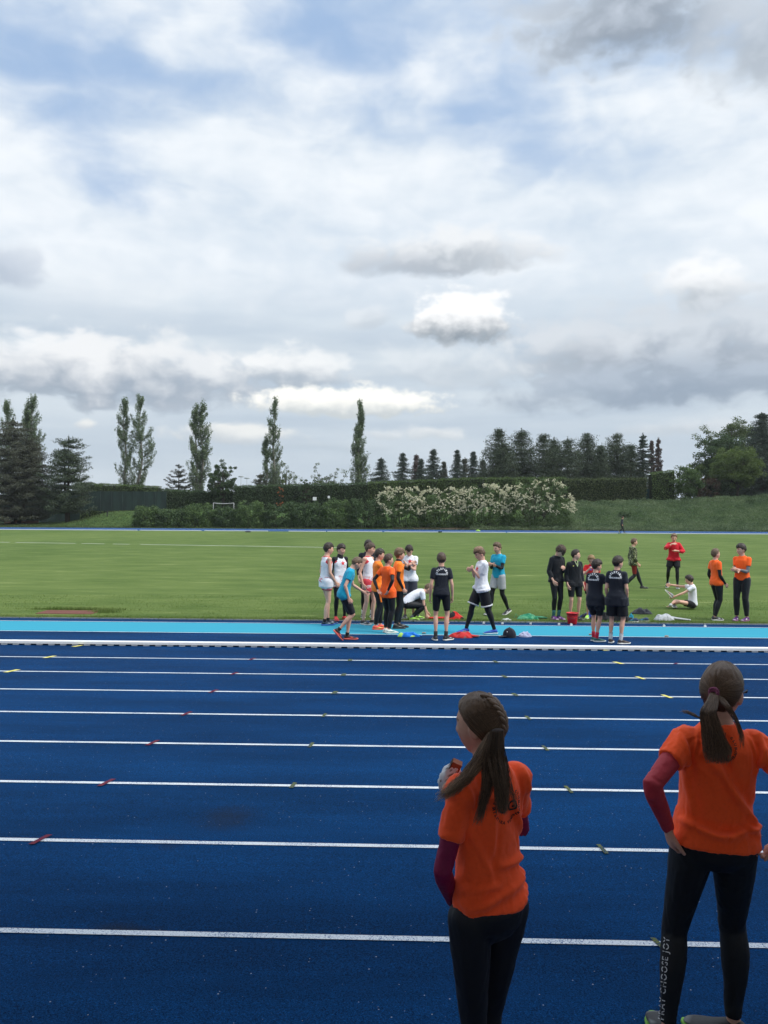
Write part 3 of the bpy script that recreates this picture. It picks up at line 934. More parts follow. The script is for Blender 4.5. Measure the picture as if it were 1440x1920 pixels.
def arc_text(txt, r, size, a_mid, step, bold, inward=False):
    """letters standing along an arc; a_mid degrees from the top, clockwise"""
    ms = []
    n = len(txt)
    for i, ch in enumerate(txt):
        if ch == ' ': continue
        a = R(a_mid + (i - (n - 1) / 2) * step * (-1 if inward else 1))
        m = text_mesh(ch, size, bold); v = verts_of(m)
        if inward: v[:, 1] -= size * .7
        c, s_ = math.cos(-a), math.sin(-a)
        if inward: c, s_ = math.cos(-a + math.pi), math.sin(-a + math.pi)
        q = np.stack([v[:, 0] * c - v[:, 1] * s_ + math.sin(a) * r, v[:, 0] * s_ + v[:, 1] * c + math.cos(a) * r, v[:, 2]], 1)
        set_verts(m, q); ms.append(m)
    return ms


def star_mesh(r):
    a = np.arange(10) * math.pi / 5; rr = np.where(np.arange(10) % 2 == 0, r, r * .42)
    me = bpy.data.meshes.new('star'); v = [(0, 0, 0)] + [(math.sin(q) * w, math.cos(q) * w, 0) for q, w in zip(a, rr)]
    me.from_pydata(v, [], [(0, 1 + (k + 1) % 10, 1 + k) for k in range(10)])
    bm = bmesh.new(); bm.from_mesh(me); bmesh.ops.subdivide_edges(bm, edges=bm.edges[:], cuts=2, use_grid_fill=True); bmesh.ops.triangulate(bm, faces=bm.faces[:]); bm.to_mesh(me); bm.free()
    return me


def face_paint(me, J, skin, brow=(.05, .03, .02)):
    V = verts_of(me); s = J.s
    q = (V - J.head) @ J.Rh / s
    C = np.tile(np.asarray(skin, float)[None, :3], (len(V), 1))
    fr = q[:, 1] > .05
    def put(mask, c, a=1.0): C[mask] = C[mask] * (1 - a) + np.asarray(c) * a
    ax = np.abs(q[:, 0])
    put(fr & (np.hypot((ax - .030) / .013, (q[:, 2] - .008) / .0065) < 1), (.10, .065, .05), .85)
    put(fr & (np.hypot((ax - .031) / .019, (q[:, 2] - .027) / .0055) < 1), brow, .75)
    put(fr & (np.hypot(q[:, 0] / .021, (q[:, 2] + .060) / .007) < 1), (.40, .13, .11), .6)
    put(fr & (np.hypot((ax - .040) / .02, (q[:, 2] + .025) / .022) < 1), (.55, .20, .15), .18)
    put((ax > .070) & (q[:, 2] > -.05) & (q[:, 2] < .035) & (q[:, 1] < .03), (.60, .25, .19), .3)
    for k in 'LR':          # redder hands, knees and elbows
        for pnt, rr in ((J.wr[k] + J.hd[k] * .09 * s, .11 * s), (J.kn[k], .06 * s), (J.el[k], .05 * s)):
            d = np.linalg.norm(V - pnt, axis=1)
            a = np.clip(1 - d / rr, 0, 1)[:, None] * .25
            C = C * (1 - a) + np.array([.55, .25, .19]) * a
    set_col(me, C)


GROUP_B = 'children waiting by the runway'


def person(label, loc, H, face, pose, fit, group=None, vox=.0085, seed=0, cat='person', build=.90, fem=False, head_s=1.0):
    """build one person; loc = ground point under the middle, face 0 = away from the stand, 90 = towards the left"""
    s = H / 1.6
    J = solve(pose, s, build, fem)
    skin = fit.get('skin', SKIN)
    # ---------------- body: one skin
    mb = MB()
    mb.loft(torso_rings(J, TORSO, -.004, build))
    mb.tube([J.neck0, J.neck1, J.head - J.Rh[:, 2] * .03 * s - J.Rh[:, 1] * .012 * s], [.056 * s * build ** .5, .050 * s, .050 * s], 14, J.Rc[:, 1])
    add_head(mb, J.head, J.Rh, s * head_s)
    for k, sd in (('L', -1), ('R', 1)):
        p, r = arm_chain(J, k, 2, 0, build)
        mb.ball(J.sh[k], .050 * s * build ** .5, 10)
        mb.tube(p, r, 12, J.Rc[:, 1])
        hp = pose.get('hand' + k, {})
        inn = J.Rc @ np.array([-sd, 0, 0.]); fw = J.Rc[:, 1]
        n = np.array(hp.get('n', inn), float); t = np.array(hp.get('t', fw), float)
        add_hand(mb, J.wr[k], J.hd[k], n, t, s, hp.get('curl', (18, 30)), thumb=hp.get('thumb', 36), fr=fit.get('fr', 1.12))
        p, r = leg_chain(J, k, 2, -.002, build)
        o, Rf = J.foot[k]
        mb.tube(p + [J.an[k] - Rf[:, 2] * .03 * s], r + [(.027 * s, .029 * s)], 14, J.foot[k][1][:, 1])
        mb.tube([o + Rf @ np.array([0, -.035, .048]) * s, o + Rf @ np.array([0, .02, .044]) * s, o + Rf @ np.array([0, .11, .036]) * s], [.021 * s, .020 * s, .012 * s], 10, Rf[:, 2])
    me = voxel(mb, vox, 2, .5, 'person'); me.materials.append(M_SKIN)
    face_paint(me, J, skin, fit.get('brow', (.06, .035, .02)))
    root = link('person', me, None, loc, label, cat, group)
    root.rotation_euler = (0, 0, R(face))
    J.root = root; J.fit = fit
    # ---------------- hair
    hs = fit.get('hair', {}); hc = hs.get('col', (.05, .03, .02))
    link('hair', hair_mesh('hair', J.Rh, J.head, s * head_s, hs, hc, seed), root)
    # ---------------- underlayer arms / neck
    inn = fit.get('inner')
    if inn:
        mb = MB()
        for k in inn.get('arms', 'LR'):
            p, r = arm_chain(J, k, 2, .005, build); mb2 = MB(); mb2.tube(p, r, 14, J.Rc[:, 1], inn['col'])
            m = voxel(mb2, vox * 1.1, 3); wrinkle(m, .0035 * s, 16, seed + 5, (1, 1, 1)); set_col(m, inn['col']); m.materials.append(M_TIGHT)
            link('long_sleeve', m, root)
        if inn.get('torso'):
            mb2 = MB(); mb2.loft(torso_rings(J, [r_ for r_ in TORSO if r_[0] > 1.0], .003, build))
            for k in 'LR': mb2.ball(J.sh[k], .0555 * s, 10)
            m = voxel(mb2, vox * 1.1, 2); set_col(m, inn['col']); m.materials.append(M_TIGHT); link('undershirt', m, root)
        if inn.get('neck'):
            mb.tube([J.neck0 - J.Rc[:, 2] * .02 * s, J.neck0 + J.Rc[:, 2] * .045 * s], [.075 * s, .060 * s], 16, J.Rc[:, 1], inn['col'])
            m = mb.mesh('collar', [M_TIGHT]); link('collar', m, root)
    # ---------------- bottoms
    for bt in fit.get('bottoms', []):
        mb = MB(); kind = bt['kind']; up = bt.get('len', .5); g = bt.get('ease', .012)
        rows = [r for r in TORSO if r[0] <= bt.get('top', 1.0)]
        mb.loft(torso_rings(J, rows, g, build))
        for k in bt.get('legs', 'LR'):
            p, r = leg_chain(J, k, up, g, build, bt.get('loose'))
            mb.ball(J.hip[k], (.087 * build + g) * s, 12)
            mb.tube(p, r, 18, J.foot[k][1][:, 1], round_caps=False)
        m = voxel(mb, vox * 1.2, 4, .5)
        wrinkle(m, bt.get('wr', .004) * s, 13, seed + 9)
        V = verts_of(m); C = np.tile(np.asarray(bt['col'], float)[None, :3], (len(V), 1))
        if bt.get('fn'): C = bt['fn'](J, V, C)
        set_col(m, C); m.materials.append(M_TIGHT if g < .02 else M_CLOTH)
        bo = link(bt['name'], m, root)
        if bt.get('trim'):      # hem band on each leg
            for k in 'LR':
                mb = MB(); p, r = leg_chain(J, k, up, g + .007, build, bt.get('loose'))
                d = unit(p[-1] - p[0]); mb.tube([p[-1] - d * .022 * s, p[-1] + d * .003 * s], [r[-1], r[-1]], 22, J.foot[k][1][:, 1], bt['trim'], round_caps=False)
                link('hem_band', mb.mesh('hem_band', [M_CLOTH]), bo)
    # ---------------- socks, shoes
    for k in 'LR':
        o, Rf = J.foot[k]
        sk = fit.get('socks')
        if sk:
            mb = MB(); d = unit(J.kn[k] - J.an[k]); h = sk.get('h', .09) * s
            mb.tube([J.an[k] - d * .04 * s, J.an[k], J.an[k] + d * h * .5, J.an[k] + d * h], [.034 * s, .0345 * s, .036 * s, .038 * s], 16, Rf[:, 1], sk['col'], round_caps=False)
            if sk.get('stripe'):
                V = mb.V[0]; t_ = (V - J.an[k]) @ d / s
                c_ = mb.C[0]; c_[(np.floor(t_ / .018) % 2) == 0] = sk['stripe']; mb.C[0] = c_
            link('sock', mb.mesh('sock', [M_CLOTH]), root)
        sh = fit.get('shoes')
        if sh and k in sh.get('on', 'LR'):
            u, so = shoe_meshes(s, sh['col'], sh.get('sole', (.6, .6, .58)), sh.get('accent', (.6, .6, .58)), 1.03)
            for q in (u, so): q.V = [v @ Rf.T + o for v in q.V]
            so_o = link('shoe', u.mesh('shoe', [M_SHOE]), root)
            link('sole', so.mesh('sole', [M_RUBBER]), so_o)
    # ---------------- top
    tp = fit.get('top')
    if tp:
        g = tp.get('ease', .022); hem = tp.get('hem', .80); sl = tp.get('sleeve', .55); kind = tp['kind']
        mb = MB(); rows = []
        hemw = tp.get('flare', .010)
        for z in np.concatenate([[hem, hem + .03], np.arange(hem + .08, 1.24, .05)]):
            r = [np.interp(max(z, .82), [q[0] for q in TORSO], [q[c_] for q in TORSO]) for c_ in (1, 2, 3)]
            k = g + hemw * (1 - sstep(z, hem, hem + .3)); tall = float(sstep(z, .95, 1.05))
            wide = max(r[0], .126 if not fem else r[0])
            rows.append((z, wide + k, max(r[1], .086) + k * .8, r[2]))
        if kind == 'singlet':
            rows += [(1.235, .128 + g * .6, .098, .0), (1.27, .108, .088, -.006), (1.305, .090, .070, -.010), (1.328, .072, .060, -.010)]
        else:
            nk = tp.get('neck', 1.342)
            rows += [(1.245, .144 + g * .6, .094 + g * .7, -.002), (1.285, .122 + g * .5, .078 + g * .5, -.008), (1.315, .090 + g * .4, .068 + g * .4, -.010), (nk, .066, .060 + .004, -.008)]
        mb.loft(torso_rings(J, rows, 0, build, 36, 2.4))
        tq = (.852 - hem) / .395
        lo = [b['loose'] for b in fit.get('bottoms', []) if b.get('loose')]; lo = (lo[0][0] + .004, lo[0][1] + .004) if lo else None
        if tq > .10:
            for k in 'LR':
                gb = max([b.get('ease', .012) for b in fit.get('bottoms', [])] + [0]); p, r = leg_chain(J, k, min(tq, .9), max(g * .8, gb) + .013, build, (lo[0] + .004, lo[1] + .004) if lo else None); mb.ball(J.hip[k], (.087 * build + gb + .016) * s, 12)
                mb.tube(p, r, 18, J.foot[k][1][:, 1], round_caps=False)
        if kind != 'singlet':
            sw_ = tp.get('slw', .020)
            for k in tp.get('arms', 'LR'):
                p, r = arm_chain(J, k, sl, 0, build)
                r = [q + (sw_ if sl <= 1 else sw_ * .8) * s * (1.0 if i else .95) for i, q in enumerate(r)]
                mb.ball(J.sh[k] - J.Rc[:, 2] * .004 * s, (.057 + sw_ * .15) * s, 10)
                mb.tube(p, r, 18, J.Rc[:, 1], round_caps=False)
        for c_, r_ in tp.get('extra', []):        # hood, knotted parts and the like: balls in chest coordinates
            cc, Rm = J.spine(1.20); mb.ball(cc + Rm @ (np.array(c_) * s), np.array(r_) * s, 12, Rm)
        m = voxel(mb, tp.get('vox', vox * 1.25), tp.get('smooth', 5), .5)
        wrinkle(m, tp.get('wr', .007) * s, tp.get('wsc', 9), seed)
        if tp.get('wr2'): wrinkle(m, tp['wr2'] * s, 24, seed + 3, (1, 1, .7))
        V = verts_of(m)
        if tp.get('folds'): V = tp['folds'](J, V, m); set_verts(m, V)
        C = np.tile(np.asarray(tp['col'], float)[None, :3], (len(V), 1))
        if tp.get('fn'): C = tp['fn'](J, V, C)
        set_col(m, C); m.materials.append(M_CLOTH)
        so = link(tp['name'], m, root); J.shirt = so
        for pr in tp.get('prints', []):
            ms = pr['make']()
            um = join_meshes(pr['name'], ms) if isinstance(ms, list) else ms
            conform(J, um, m, pr['side'], pr.get('u', 0) * s, pr.get('z', 0) * s, pr['name'], pr['mat'], .004 * s, parent=so)
    return J


def m_print(name, col):
    return m_plain(name, col, .7, 0, .08, 60)


SKIN = (.66, .38, .275)
SKIN2 = (.60, .33, .23)


def c8(r, g, b, k=1.0):
    q = srgb(r, g, b); return (q[0] * k, q[1] * k, q[2] * k)


BLACK = (.010, .011, .014); NAVYBLACK = (.013, .016, .025); WHITE = (.74, .75, .79); ORANGE = (.96, .125, .016); LORANGE = (.96, .23, .022)
TURQ = (.012, .33, .50); RED = (.60, .030, .035); CORAL = (.85, .13, .08)
BROWN = (.075, .045, .028); DARK = (.036, .024, .017); MID = (.13, .080, .046); BLOND = (.30, .19, .085)
BOY = dict(th=.012, top=.010, messy=.004, back=.9)
BOYF = dict(th=.013, top=.011, messy=.005, fringe=.030, back=1.0, line=[.50, .48, .36, .02, .08, -.32, -.62, -.66])
MOP = dict(th=.020, top=.012, messy=.010, fringe=.055, back=1.2, line=[.36, .34, .20, -.10, -.12, -.40, -.70, -.74], rag=1.6)


def H_(st, col, **k): return dict(st, col=col, **k)


M_WPRINT = m_print('white_print', (.72, .73, .74)); M_RPRINT = m_print('red_print', (.70, .035, .04)); M_DPRINT = m_print('dark_print', (.012, .008, .008)); M_PPRINT = m_print('violet_print', (.25, .22, .60))
M_GPRINT = m_print('grey_print', (.30, .30, .31)); M_YPRINT = m_print('yellow_print', (.62, .60, .15))


def atletika():
    ms = arc_text('ATLETIKA', .082, .044, 0, 21, .0025)
    m = text_mesh('VINOHRADY', .038, .0025); v = verts_of(m); v[:, 1] -= .016; set_verts(m, v)
    return ms + [m]


P_ATL = dict(name='back_lettering', side=-1, u=0, z=.008, mat=M_WPRINT, make=atletika)
P_STAR = dict(name='star_print', side=1, u=0.02, z=-.01, mat=M_RPRINT, make=lambda: star_mesh(.055))


def singlet_fn(J, V, C):
    q = chest_local(J, V); red = np.array([.62, .05, .06])
    for k, sd in (('L', -1), ('R', 1)):
        d = np.linalg.norm((V - J.sh[k]) / J.s, axis=1); m = (d > .045) & (d < .098) & (q[:, 2] > -.02) & (np.abs(q[:, 0]) > .098); C[m] = red * .9
    C[q[:, 2] > .112] = red
    st = perlin(np.stack([V[:, 0] * 9, V[:, 2] * 70, V[:, 1] * 9], 1))
    m = (st > .26) & (q[:, 2] < -.27) & (q[:, 2] > -.38) & (perlin(V * 6.0) > .0); C[m] = red * .85
    m = (st > .50) & (q[:, 2] < -.02) & (q[:, 2] > -.12) & (q[:, 0] < -.02); C[m] = red
    return C


def stripes_fn(J, V, C):
    for k in 'LR':
        d = unit(J.kn[k] - J.hip[k]); t = (V - J.hip[k]) @ d / (.395 * J.s)
        C[((t > .20) & (t < .225)) | ((t > .26) & (t < .285)) | ((t > .315) & (t < .33))] = (.75, .72, .72)
    return C


def camo_fn(J, V, C):
    n = perlin(V * 17); m = perlin(V * 20 + 40); k = perlin(V * 26 + 80)
    C[:] = (.055, .065, .030); C[n > .12] = (.17, .19, .075); C[m > .22] = (.010, .012, .010); C[k > .38] = (.36, .37, .22)
    return C


SHOES = dict(bw=dict(col=(.02, .02, .022), sole=(.62, .62, .60), accent=(.55, .56, .56)), blk=dict(col=(.016, .016, .018), sole=(.05, .05, .05), accent=(.25, .25, .2)),
             red=dict(col=(.45, .03, .03), sole=(.55, .12, .1), accent=(.05, .03, .03)), coral=dict(col=(.85, .12, .075), sole=(.85, .16, .10), accent=(.45, .80, .12)),
             wht=dict(col=(.70, .70, .64), sole=(.72, .71, .64), accent=(.10, .35, .30)), blue=dict(col=(.02, .07, .38), sole=(.45, .60, .62), accent=(.03, .2, .55)),
             lime=dict(col=(.38, .72, .10), sole=(.60, .66, .50), accent=(.05, .06, .05)), teal=dict(col=(.02, .10, .10), sole=(.66, .70, .68), accent=(.05, .25, .22)),
             purp=dict(col=(.10, .02, .14), sole=(.25, .10, .2), accent=(.75, .72, .68)), navy=dict(col=(.012, .035, .09), sole=(.68, .69, .66), accent=(.05, .28, .5)),
             blkred=dict(col=(.03, .025, .027), sole=(.75, .16, .13), accent=(.80, .12, .09)), grey=dict(col=(.28, .29, .30), sole=(.66, .66, .58), accent=(.5, .5, .48)),
             blkblue=dict(col=(.015, .03, .05), sole=(.05, .16, .50), accent=(.62, .64, .66)), brown=dict(col=(.045, .030, .026), sole=(.70, .69, .66), accent=(.15, .12, .11)))


def bt(name, col, ln, ease=.008, **k): return dict(name=name, kind='b', col=col, len=ln, ease=ease, **k)


def where(px, py, top=None):
    g = pg(px, py)
    return (tuple(g), (at(px, top, g[1])[2] - g[2]) if top else None)


def kid(label, px, py, top, face, pose, fit, H=None, **k):
    loc, h = where(px, py, top)
    return person(label, loc, H or h, face, pose, fit, k.pop('group', GROUP_B), **k)


HG = lambda x=.055, y=.05, z=-.475: ('hang', (x, y, z))
# ---- singlet group on the left
kid('boy in white singlet seen from behind, leftmost of the waiting group', 611, 1172, 1019, -58,
    dict(armL=HG(.05, .10, -.46), armR=HG(.03, .13, -.455), footL=(-.06, .10, -4), footR=(.07, -.04, -8), head=(-8, 4, 0), lean=3),
    dict(top=dict(name='singlet', kind='singlet', col=WHITE, hem=.74, ease=.022, flare=.02, fn=singlet_fn), bottoms=[bt('shorts', (.55, .07, .09), .42, .014, fn=stripes_fn)],
         socks=dict(col=BLACK, h=.05), shoes=SHOES['blkblue'], hair=H_(BOYF, DARK)), seed=1)
kid('boy in white star singlet over a black undershirt, facing the camera', 637, 1163, 1021, -150,
    dict(armL=HG(.03, .14, -.45), armR=HG(.03, .10, -.46), footL=(-.10, .05, 10), footR=(.09, 0, -15), head=(22, 6, 0)),
    dict(top=dict(name='singlet', kind='singlet', col=WHITE, hem=.76, ease=.022, flare=.015, fn=singlet_fn, prints=[P_STAR]), inner=dict(col=BLACK, neck=True, torso=True),
         bottoms=[bt('shorts', (.55, .07, .09), .40, .016, fn=stripes_fn), bt('leggings', BLACK, 2, .005)], shoes=SHOES['red'], hair=H_(BOYF, DARK, front=1.3)), seed=2)
kid('boy in turquoise T-shirt and black shorts stepping to the right, head down', 651, 1200, 1040, -78,
    dict(lean=17, ptilt=6, pelvis=(0, -.06, -.02), head=(10, 34, 0), armR=HG(.05, -.05, -.46), armL=HG(.02, .27, -.38), footR=(.05, -.24, 4, 48, .03), footL=(-.05, .03, -14), kneeR=(.03, 1, .2)),
    dict(top=dict(name='t_shirt', kind='tee', col=TURQ, hem=.80, ease=.022, flare=.022, wr=.009), bottoms=[bt('shorts', (.018, .018, .022), .95, .014)],
         socks=dict(col=BLACK, h=.05), shoes=SHOES['blkred'], hair=H_(BOY, MID, th=.010)), H=1.57, seed=3)
kid('person with long tied-back hair in a black jacket, half hidden behind a singlet boy', 689, 1158, 1013, -172,
    dict(head=(14, 5, 0)), dict(top=dict(name='jacket', kind='long', col=(.012, .015, .022), hem=.78, ease=.028, sleeve=1.95), bottoms=[bt('leggings', BLACK, 2, .007)], socks=dict(col=(.7, .7, .7), h=.08), shoes=SHOES['bw'],
         hair=dict(col=DARK, th=.012, top=.006, line=[.62, .58, .40, .0, -.55, -.75, -.8, -.8])), seed=4)
kid('boy in white singlet and red striped shorts, facing right beside the orange shirts', 691, 1171, 1019, -118,
    dict(armL=HG(.05, .10, -.46), armR=HG(.07, .00, -.475), footL=(-.09, .06, 0), footR=(.09, -.05, -10), head=(22, 8, 0), lean=-2),
    dict(top=dict(name='singlet', kind='singlet', col=WHITE, hem=.86, ease=.018, flare=.012, fn=singlet_fn), bottoms=[bt('shorts', (.62, .055, .075), .52, .016, loose=(.086, .088), fn=stripes_fn)],
         shoes=SHOES['bw'], hair=H_(BOYF, BROWN)), seed=5)
# ---- orange shirts
r = kid('boy in light orange T-shirt with arms folded and coral shoes', 708, 1180, 1030, -72,
    dict(armL=('ch', (.06, .20, -.12), (-.6, -.3, -1), None), armR=('ch', (-.06, .22, -.10), (.6, -.3, -1), None), footL=(-.07, .10, 0), footR=(.07, -.04, -8), head=(-6, 6, 0)),
    dict(top=dict(name='t_shirt', kind='tee', col=LORANGE, hem=.76, ease=.024, flare=.012), bottoms=[bt('track_trousers', BLACK, 1.93, .014)], inner=dict(col=(.85, .20, .018)), shoes=SHOES['coral'], hair=H_(BOYF, DARK)), seed=6)
mb = MB(); mb.tube([(.14, -.03, .80), (.165, .0, .70), (.16, .02, .60), (.165, .03, .56)], [(.016, .006)] * 4, 10, (1, 0, 0), LORANGE)
link('waist_tie', mb.mesh('waist_tie', [M_CLOTH]), r.root)
kid('boy with wavy hair in light orange T-shirt, black sleeve raised', 747, 1178, 1030, -78,
    dict(armL=('ch', (.10, .20, -.03), (-1, .35, -.55), None), armR=HG(.05, .06, -.47), footL=(-.08, .05, 0), footR=(.08, -.05, -6), head=(4, -2, 0)),
    dict(top=dict(name='t_shirt', kind='tee', col=LORANGE, hem=.76, ease=.026, flare=.012), inner=dict(col=BLACK, neck=True), bottoms=[bt('track_trousers', BLACK, 1.93, .016)], shoes=SHOES['blk'], hair=H_(MOP, MID, th=.018, fringe=.02, tip=.6)), seed=8)
kid('boy in red-orange T-shirt seen from behind with hands clasped at his back', 727, 1187, 1040, -42,
    dict(armR=('hang', (.02, -.13, -.40), (1, -.5, 0)), armL=('hang', (-.02, -.16, -.40), (-1, -.5, 0)), footL=(-.08, .04, 4), footR=(.08, -.02, -24), head=(-28, 4, 0), lean=-4),
    dict(top=dict(name='t_shirt', kind='tee', col=ORANGE, hem=.72, ease=.026, flare=.016, wr=.009), inner=dict(col=BLACK), bottoms=[bt('track_trousers', BLACK, 1.93, .014)], shoes=SHOES['wht'], hair=H_(BOY, BROWN, th=.016)), seed=7)
kid('boy in white star T-shirt with arms folded and head bowed', 767, 1160, 1022, 176,
    dict(armL=('ch', (.06, .160, -.11), (-.8, .1, -1), (.55, -.85, .1)), armR=('ch', (-.06, .185, -.08), (.8, .1, -1), (-.55, -.85, .05)), head=(0, 36, 0), lean=4),
    dict(top=dict(name='t_shirt', kind='tee', col=WHITE, hem=.80, ease=.026, prints=[dict(P_STAR, z=.02)]), bottoms=[bt('shorts', (.03, .035, .05), .9, .02, loose=(.086, .080))], shoes=SHOES['bw'], hair=H_(BOYF, DARK)), seed=9, H=1.66)
kid('crouching boy in white T-shirt and black trousers tying a lime green shoe', 770, 1163, None, -72,
    dict(pelvis=(0, -.10, -.50), ptilt=28, lean=44, head=(0, 42, 0), footL=(-.10, .22, 2), footR=(.10, .02, -4), kneeL=(-.2, 1, .6), kneeR=(.15, 1, .5),
         armL=('abs', (-.12, .42, .17), (-.7, .3, .1), (0, .2, -1)), armR=('abs', (.10, .32, .14), (.8, -.4, 0), (0, .5, -1))),
    dict(top=dict(name='t_shirt', kind='tee', col=WHITE, hem=.84, ease=.020), bottoms=[bt('track_trousers', BLACK, 1.9, .016)], socks=dict(col=(.10, .11, .12), h=.10), shoes=SHOES['lime'], hair=H_(BOY, MID)), H=1.58, seed=10)
# ---- middle
kid('boy in black club T-shirt and tight shorts, standing alone, back to the camera', 827, 1201, 1038, 4,
    dict(armL=HG(.075, .02, -.485), armR=HG(.075, .02, -.485), footL=(-.105, 0, 4), footR=(.105, .0, -48), head=(-6, 0, 0)),
    dict(top=dict(name='t_shirt', kind='tee', col=NAVYBLACK, hem=.83, ease=.020, sleeve=.60, prints=[P_ATL]), bottoms=[bt('shorts', BLACK, .78, .008)], socks=dict(col=(.03, .03, .03), h=.09), shoes=SHOES['bw'], hair=H_(BOY, BROWN, th=.012)), seed=11)
kid('boy in white star T-shirt and black basketball shorts stepping to the left', 902, 1189, 1024, 108,
    dict(pelvis=(0, 0, -.02), footL=(-.09, -.20, -12), footR=(.12, .27, 4), head=(-4, 20, 0), armL=('ch', (-.04, .20, -.11), (-.35, -1, -.5), (.7, .7, .05)), armR=('ch', (.06, .17, -.08), (.5, -.8, -.8), (-.8, .5, .1)), lean=-3),
    dict(top=dict(name='t_shirt', kind='tee', col=WHITE, hem=.80, ease=.028, flare=.018, sleeve=.66, prints=[dict(P_STAR, u=.03, z=-.01)]), bottoms=[bt('shorts', BLACK, .82, .016, loose=(.096, .096), trim=(.68, .68, .69)), bt('leggings', BLACK, 2, .006)],
         shoes=SHOES['blue'], hair=H_(BOYF, MID, top=.02, tip=1.2)), H=1.69, seed=12)
kid('boy in turquoise T-shirt and grey shorts with black arm sleeves, behind the white shirt', 934, 1153, 1015, 138,
    dict(footL=(-.12, -.22, -10, 20), footR=(.10, .20, 0), armL=('ch', (.0, .22, -.17), (-.8, -.6, -.7), (.8, .5, -.2)), armR=('ch', (-.02, .22, -.17), (.8, -.6, -.7), (-.6, .6, -.2)), head=(-8, 10, 0)),
    dict(top=dict(name='t_shirt', kind='tee', col=TURQ, hem=.82, ease=.022), inner=dict(col=BLACK), bottoms=[bt('shorts', (.38, .39, .40), .70, .014, loose=(.088, .086)), bt('leggings', BLACK, 2, .006)], shoes=SHOES['bw'], hair=H_(BOY, MID, top=.02)), H=1.66, seed=13)
# ---- right group
kid('child in black hoodie and leggings looking down, leftmost of the right group', 1043, 1162, 1021, -150,
    dict(head=(10, 38, 0), armL=('ch', (-.04, .20, -.17), (-.6, -.6, -1), (.7, .5, .1)), armR=HG(.05, .10, -.45), footL=(-.05, .04, 0), footR=(.06, 0, -14), lean=5),
    dict(top=dict(name='hoodie', kind='long', col=BLACK, hem=.80, ease=.034, sleeve=1.95, slw=.024, extra=[((0, -.085, .095), (.095, .035, .05))]), bottoms=[bt('leggings', (.011, .012, .014), 1.9, .007)], socks=dict(col=(.03, .13, .13), h=.13), shoes=SHOES['purp'],
         hair=H_(MOP, BROWN, fringe=.08)), seed=14)
r = kid('boy in black zip jacket and black shorts with bare legs, head turned right', 1077, 1163, 1032, -165,
    dict(head=(62, 0, 0), armL=HG(.06, .06, -.475), armR=HG(.06, .06, -.475), footL=(-.10, .02, 12), footR=(.10, .0, -12)),
    dict(top=dict(name='jacket', kind='long', col=BLACK, hem=.76, ease=.034, sleeve=1.92, slw=.028, prints=[dict(name='chest_badge', side=1, u=-.08, z=.03, mat=M_YPRINT, make=lambda: star_mesh(.018))]), bottoms=[bt('shorts', BLACK, .80, .016)], shoes=SHOES['blk'], hair=H_(BOY, DARK, th=.016)), seed=15)
mb = MB()
for sx in (-1, 1): mb.tube([r.spine(1.335)[0] + r.Rc @ np.array([sx * .035, .075, 0]) * r.s, r.spine(1.26)[0] + r.Rc @ np.array([sx * .014, .128, 0]) * r.s, r.spine(1.22)[0] + r.Rc @ np.array([sx * .003, .140, 0]) * r.s], [.007, .007, .006], 8, (1, 0, 0), (.50, .60, .30))
link('zip_trim', mb.mesh('zip_trim', [M_CLOTH]), r.root)
kid('blond child in long red T-shirt and lime shoes, half hidden by a black shirt', 1109, 1160, 1040, 168,
    dict(head=(-10, 30, 0), armR=('ch', (.06, .17, -.06), (1, -.2, -1), None), footR=(.10, .0, -10)),
    dict(top=dict(name='t_shirt', kind='tee', col=(.70, .025, .03), hem=.68, ease=.026, prints=[dict(name='shirt_print', side=1, u=0.01, z=.0, mat=M_PPRINT, make=lambda: text_mesh('21', .11, .004))]), bottoms=[bt('shorts', BLACK, .6, .016)], shoes=SHOES['lime'], hair=H_(BOY, BLOND, th=.018)), seed=16)
kid('shorter boy in black club T-shirt with red socks, seen from behind', 1116, 1203, 1051, -36,
    dict(head=(-38, 4, 0), armL=HG(.02, .12, -.46), armR=('ch', (.12, .22, -.16), (1, -.3, -1), None), footL=(-.05, .06, -10), footR=(.06, -.02, -34)),
    dict(top=dict(name='t_shirt', kind='tee', col=NAVYBLACK, hem=.62, ease=.030, flare=.03, prints=[dict(P_ATL, u=-.01)]), bottoms=[bt('shorts', BLACK, .85, .018)], socks=dict(col=(.45, .02, .05), h=.11), shoes=SHOES['teal'], hair=H_(BOYF, DARK, th=.022)), seed=17)
kid('taller boy in black club T-shirt with grey striped socks, seen from behind', 1156, 1207, 1045, -22,
    dict(head=(-44, 2, 0), armL=HG(.05, .08, -.47), armR=HG(.05, .06, -.475), footL=(-.11, .03, 0), footR=(.10, -.02, -46)),
    dict(top=dict(name='t_shirt', kind='tee', col=NAVYBLACK, hem=.70, ease=.030, flare=.022, sleeve=.66, prints=[dict(P_ATL, u=-.015)]), bottoms=[bt('shorts', BLACK, .86, .016, loose=(.096, .096))], socks=dict(col=(.55, .56, .57), stripe=(.16, .17, .19), h=.12), shoes=SHOES['brown'], hair=H_(BOYF, DARK, th=.020)), seed=18)


def redpatch(J, V, C):
    q = (V - J.hip['R']) @ unit(J.kn['R'] - J.hip['R']) / J.s
    rt = np.linalg.norm(V - (J.hip['R'] + np.outer(q * J.s, unit(J.kn['R'] - J.hip['R']))), axis=1) < .13
    C[(q > .05) & (q < .34) & rt] = (.20, .018, .016); return C


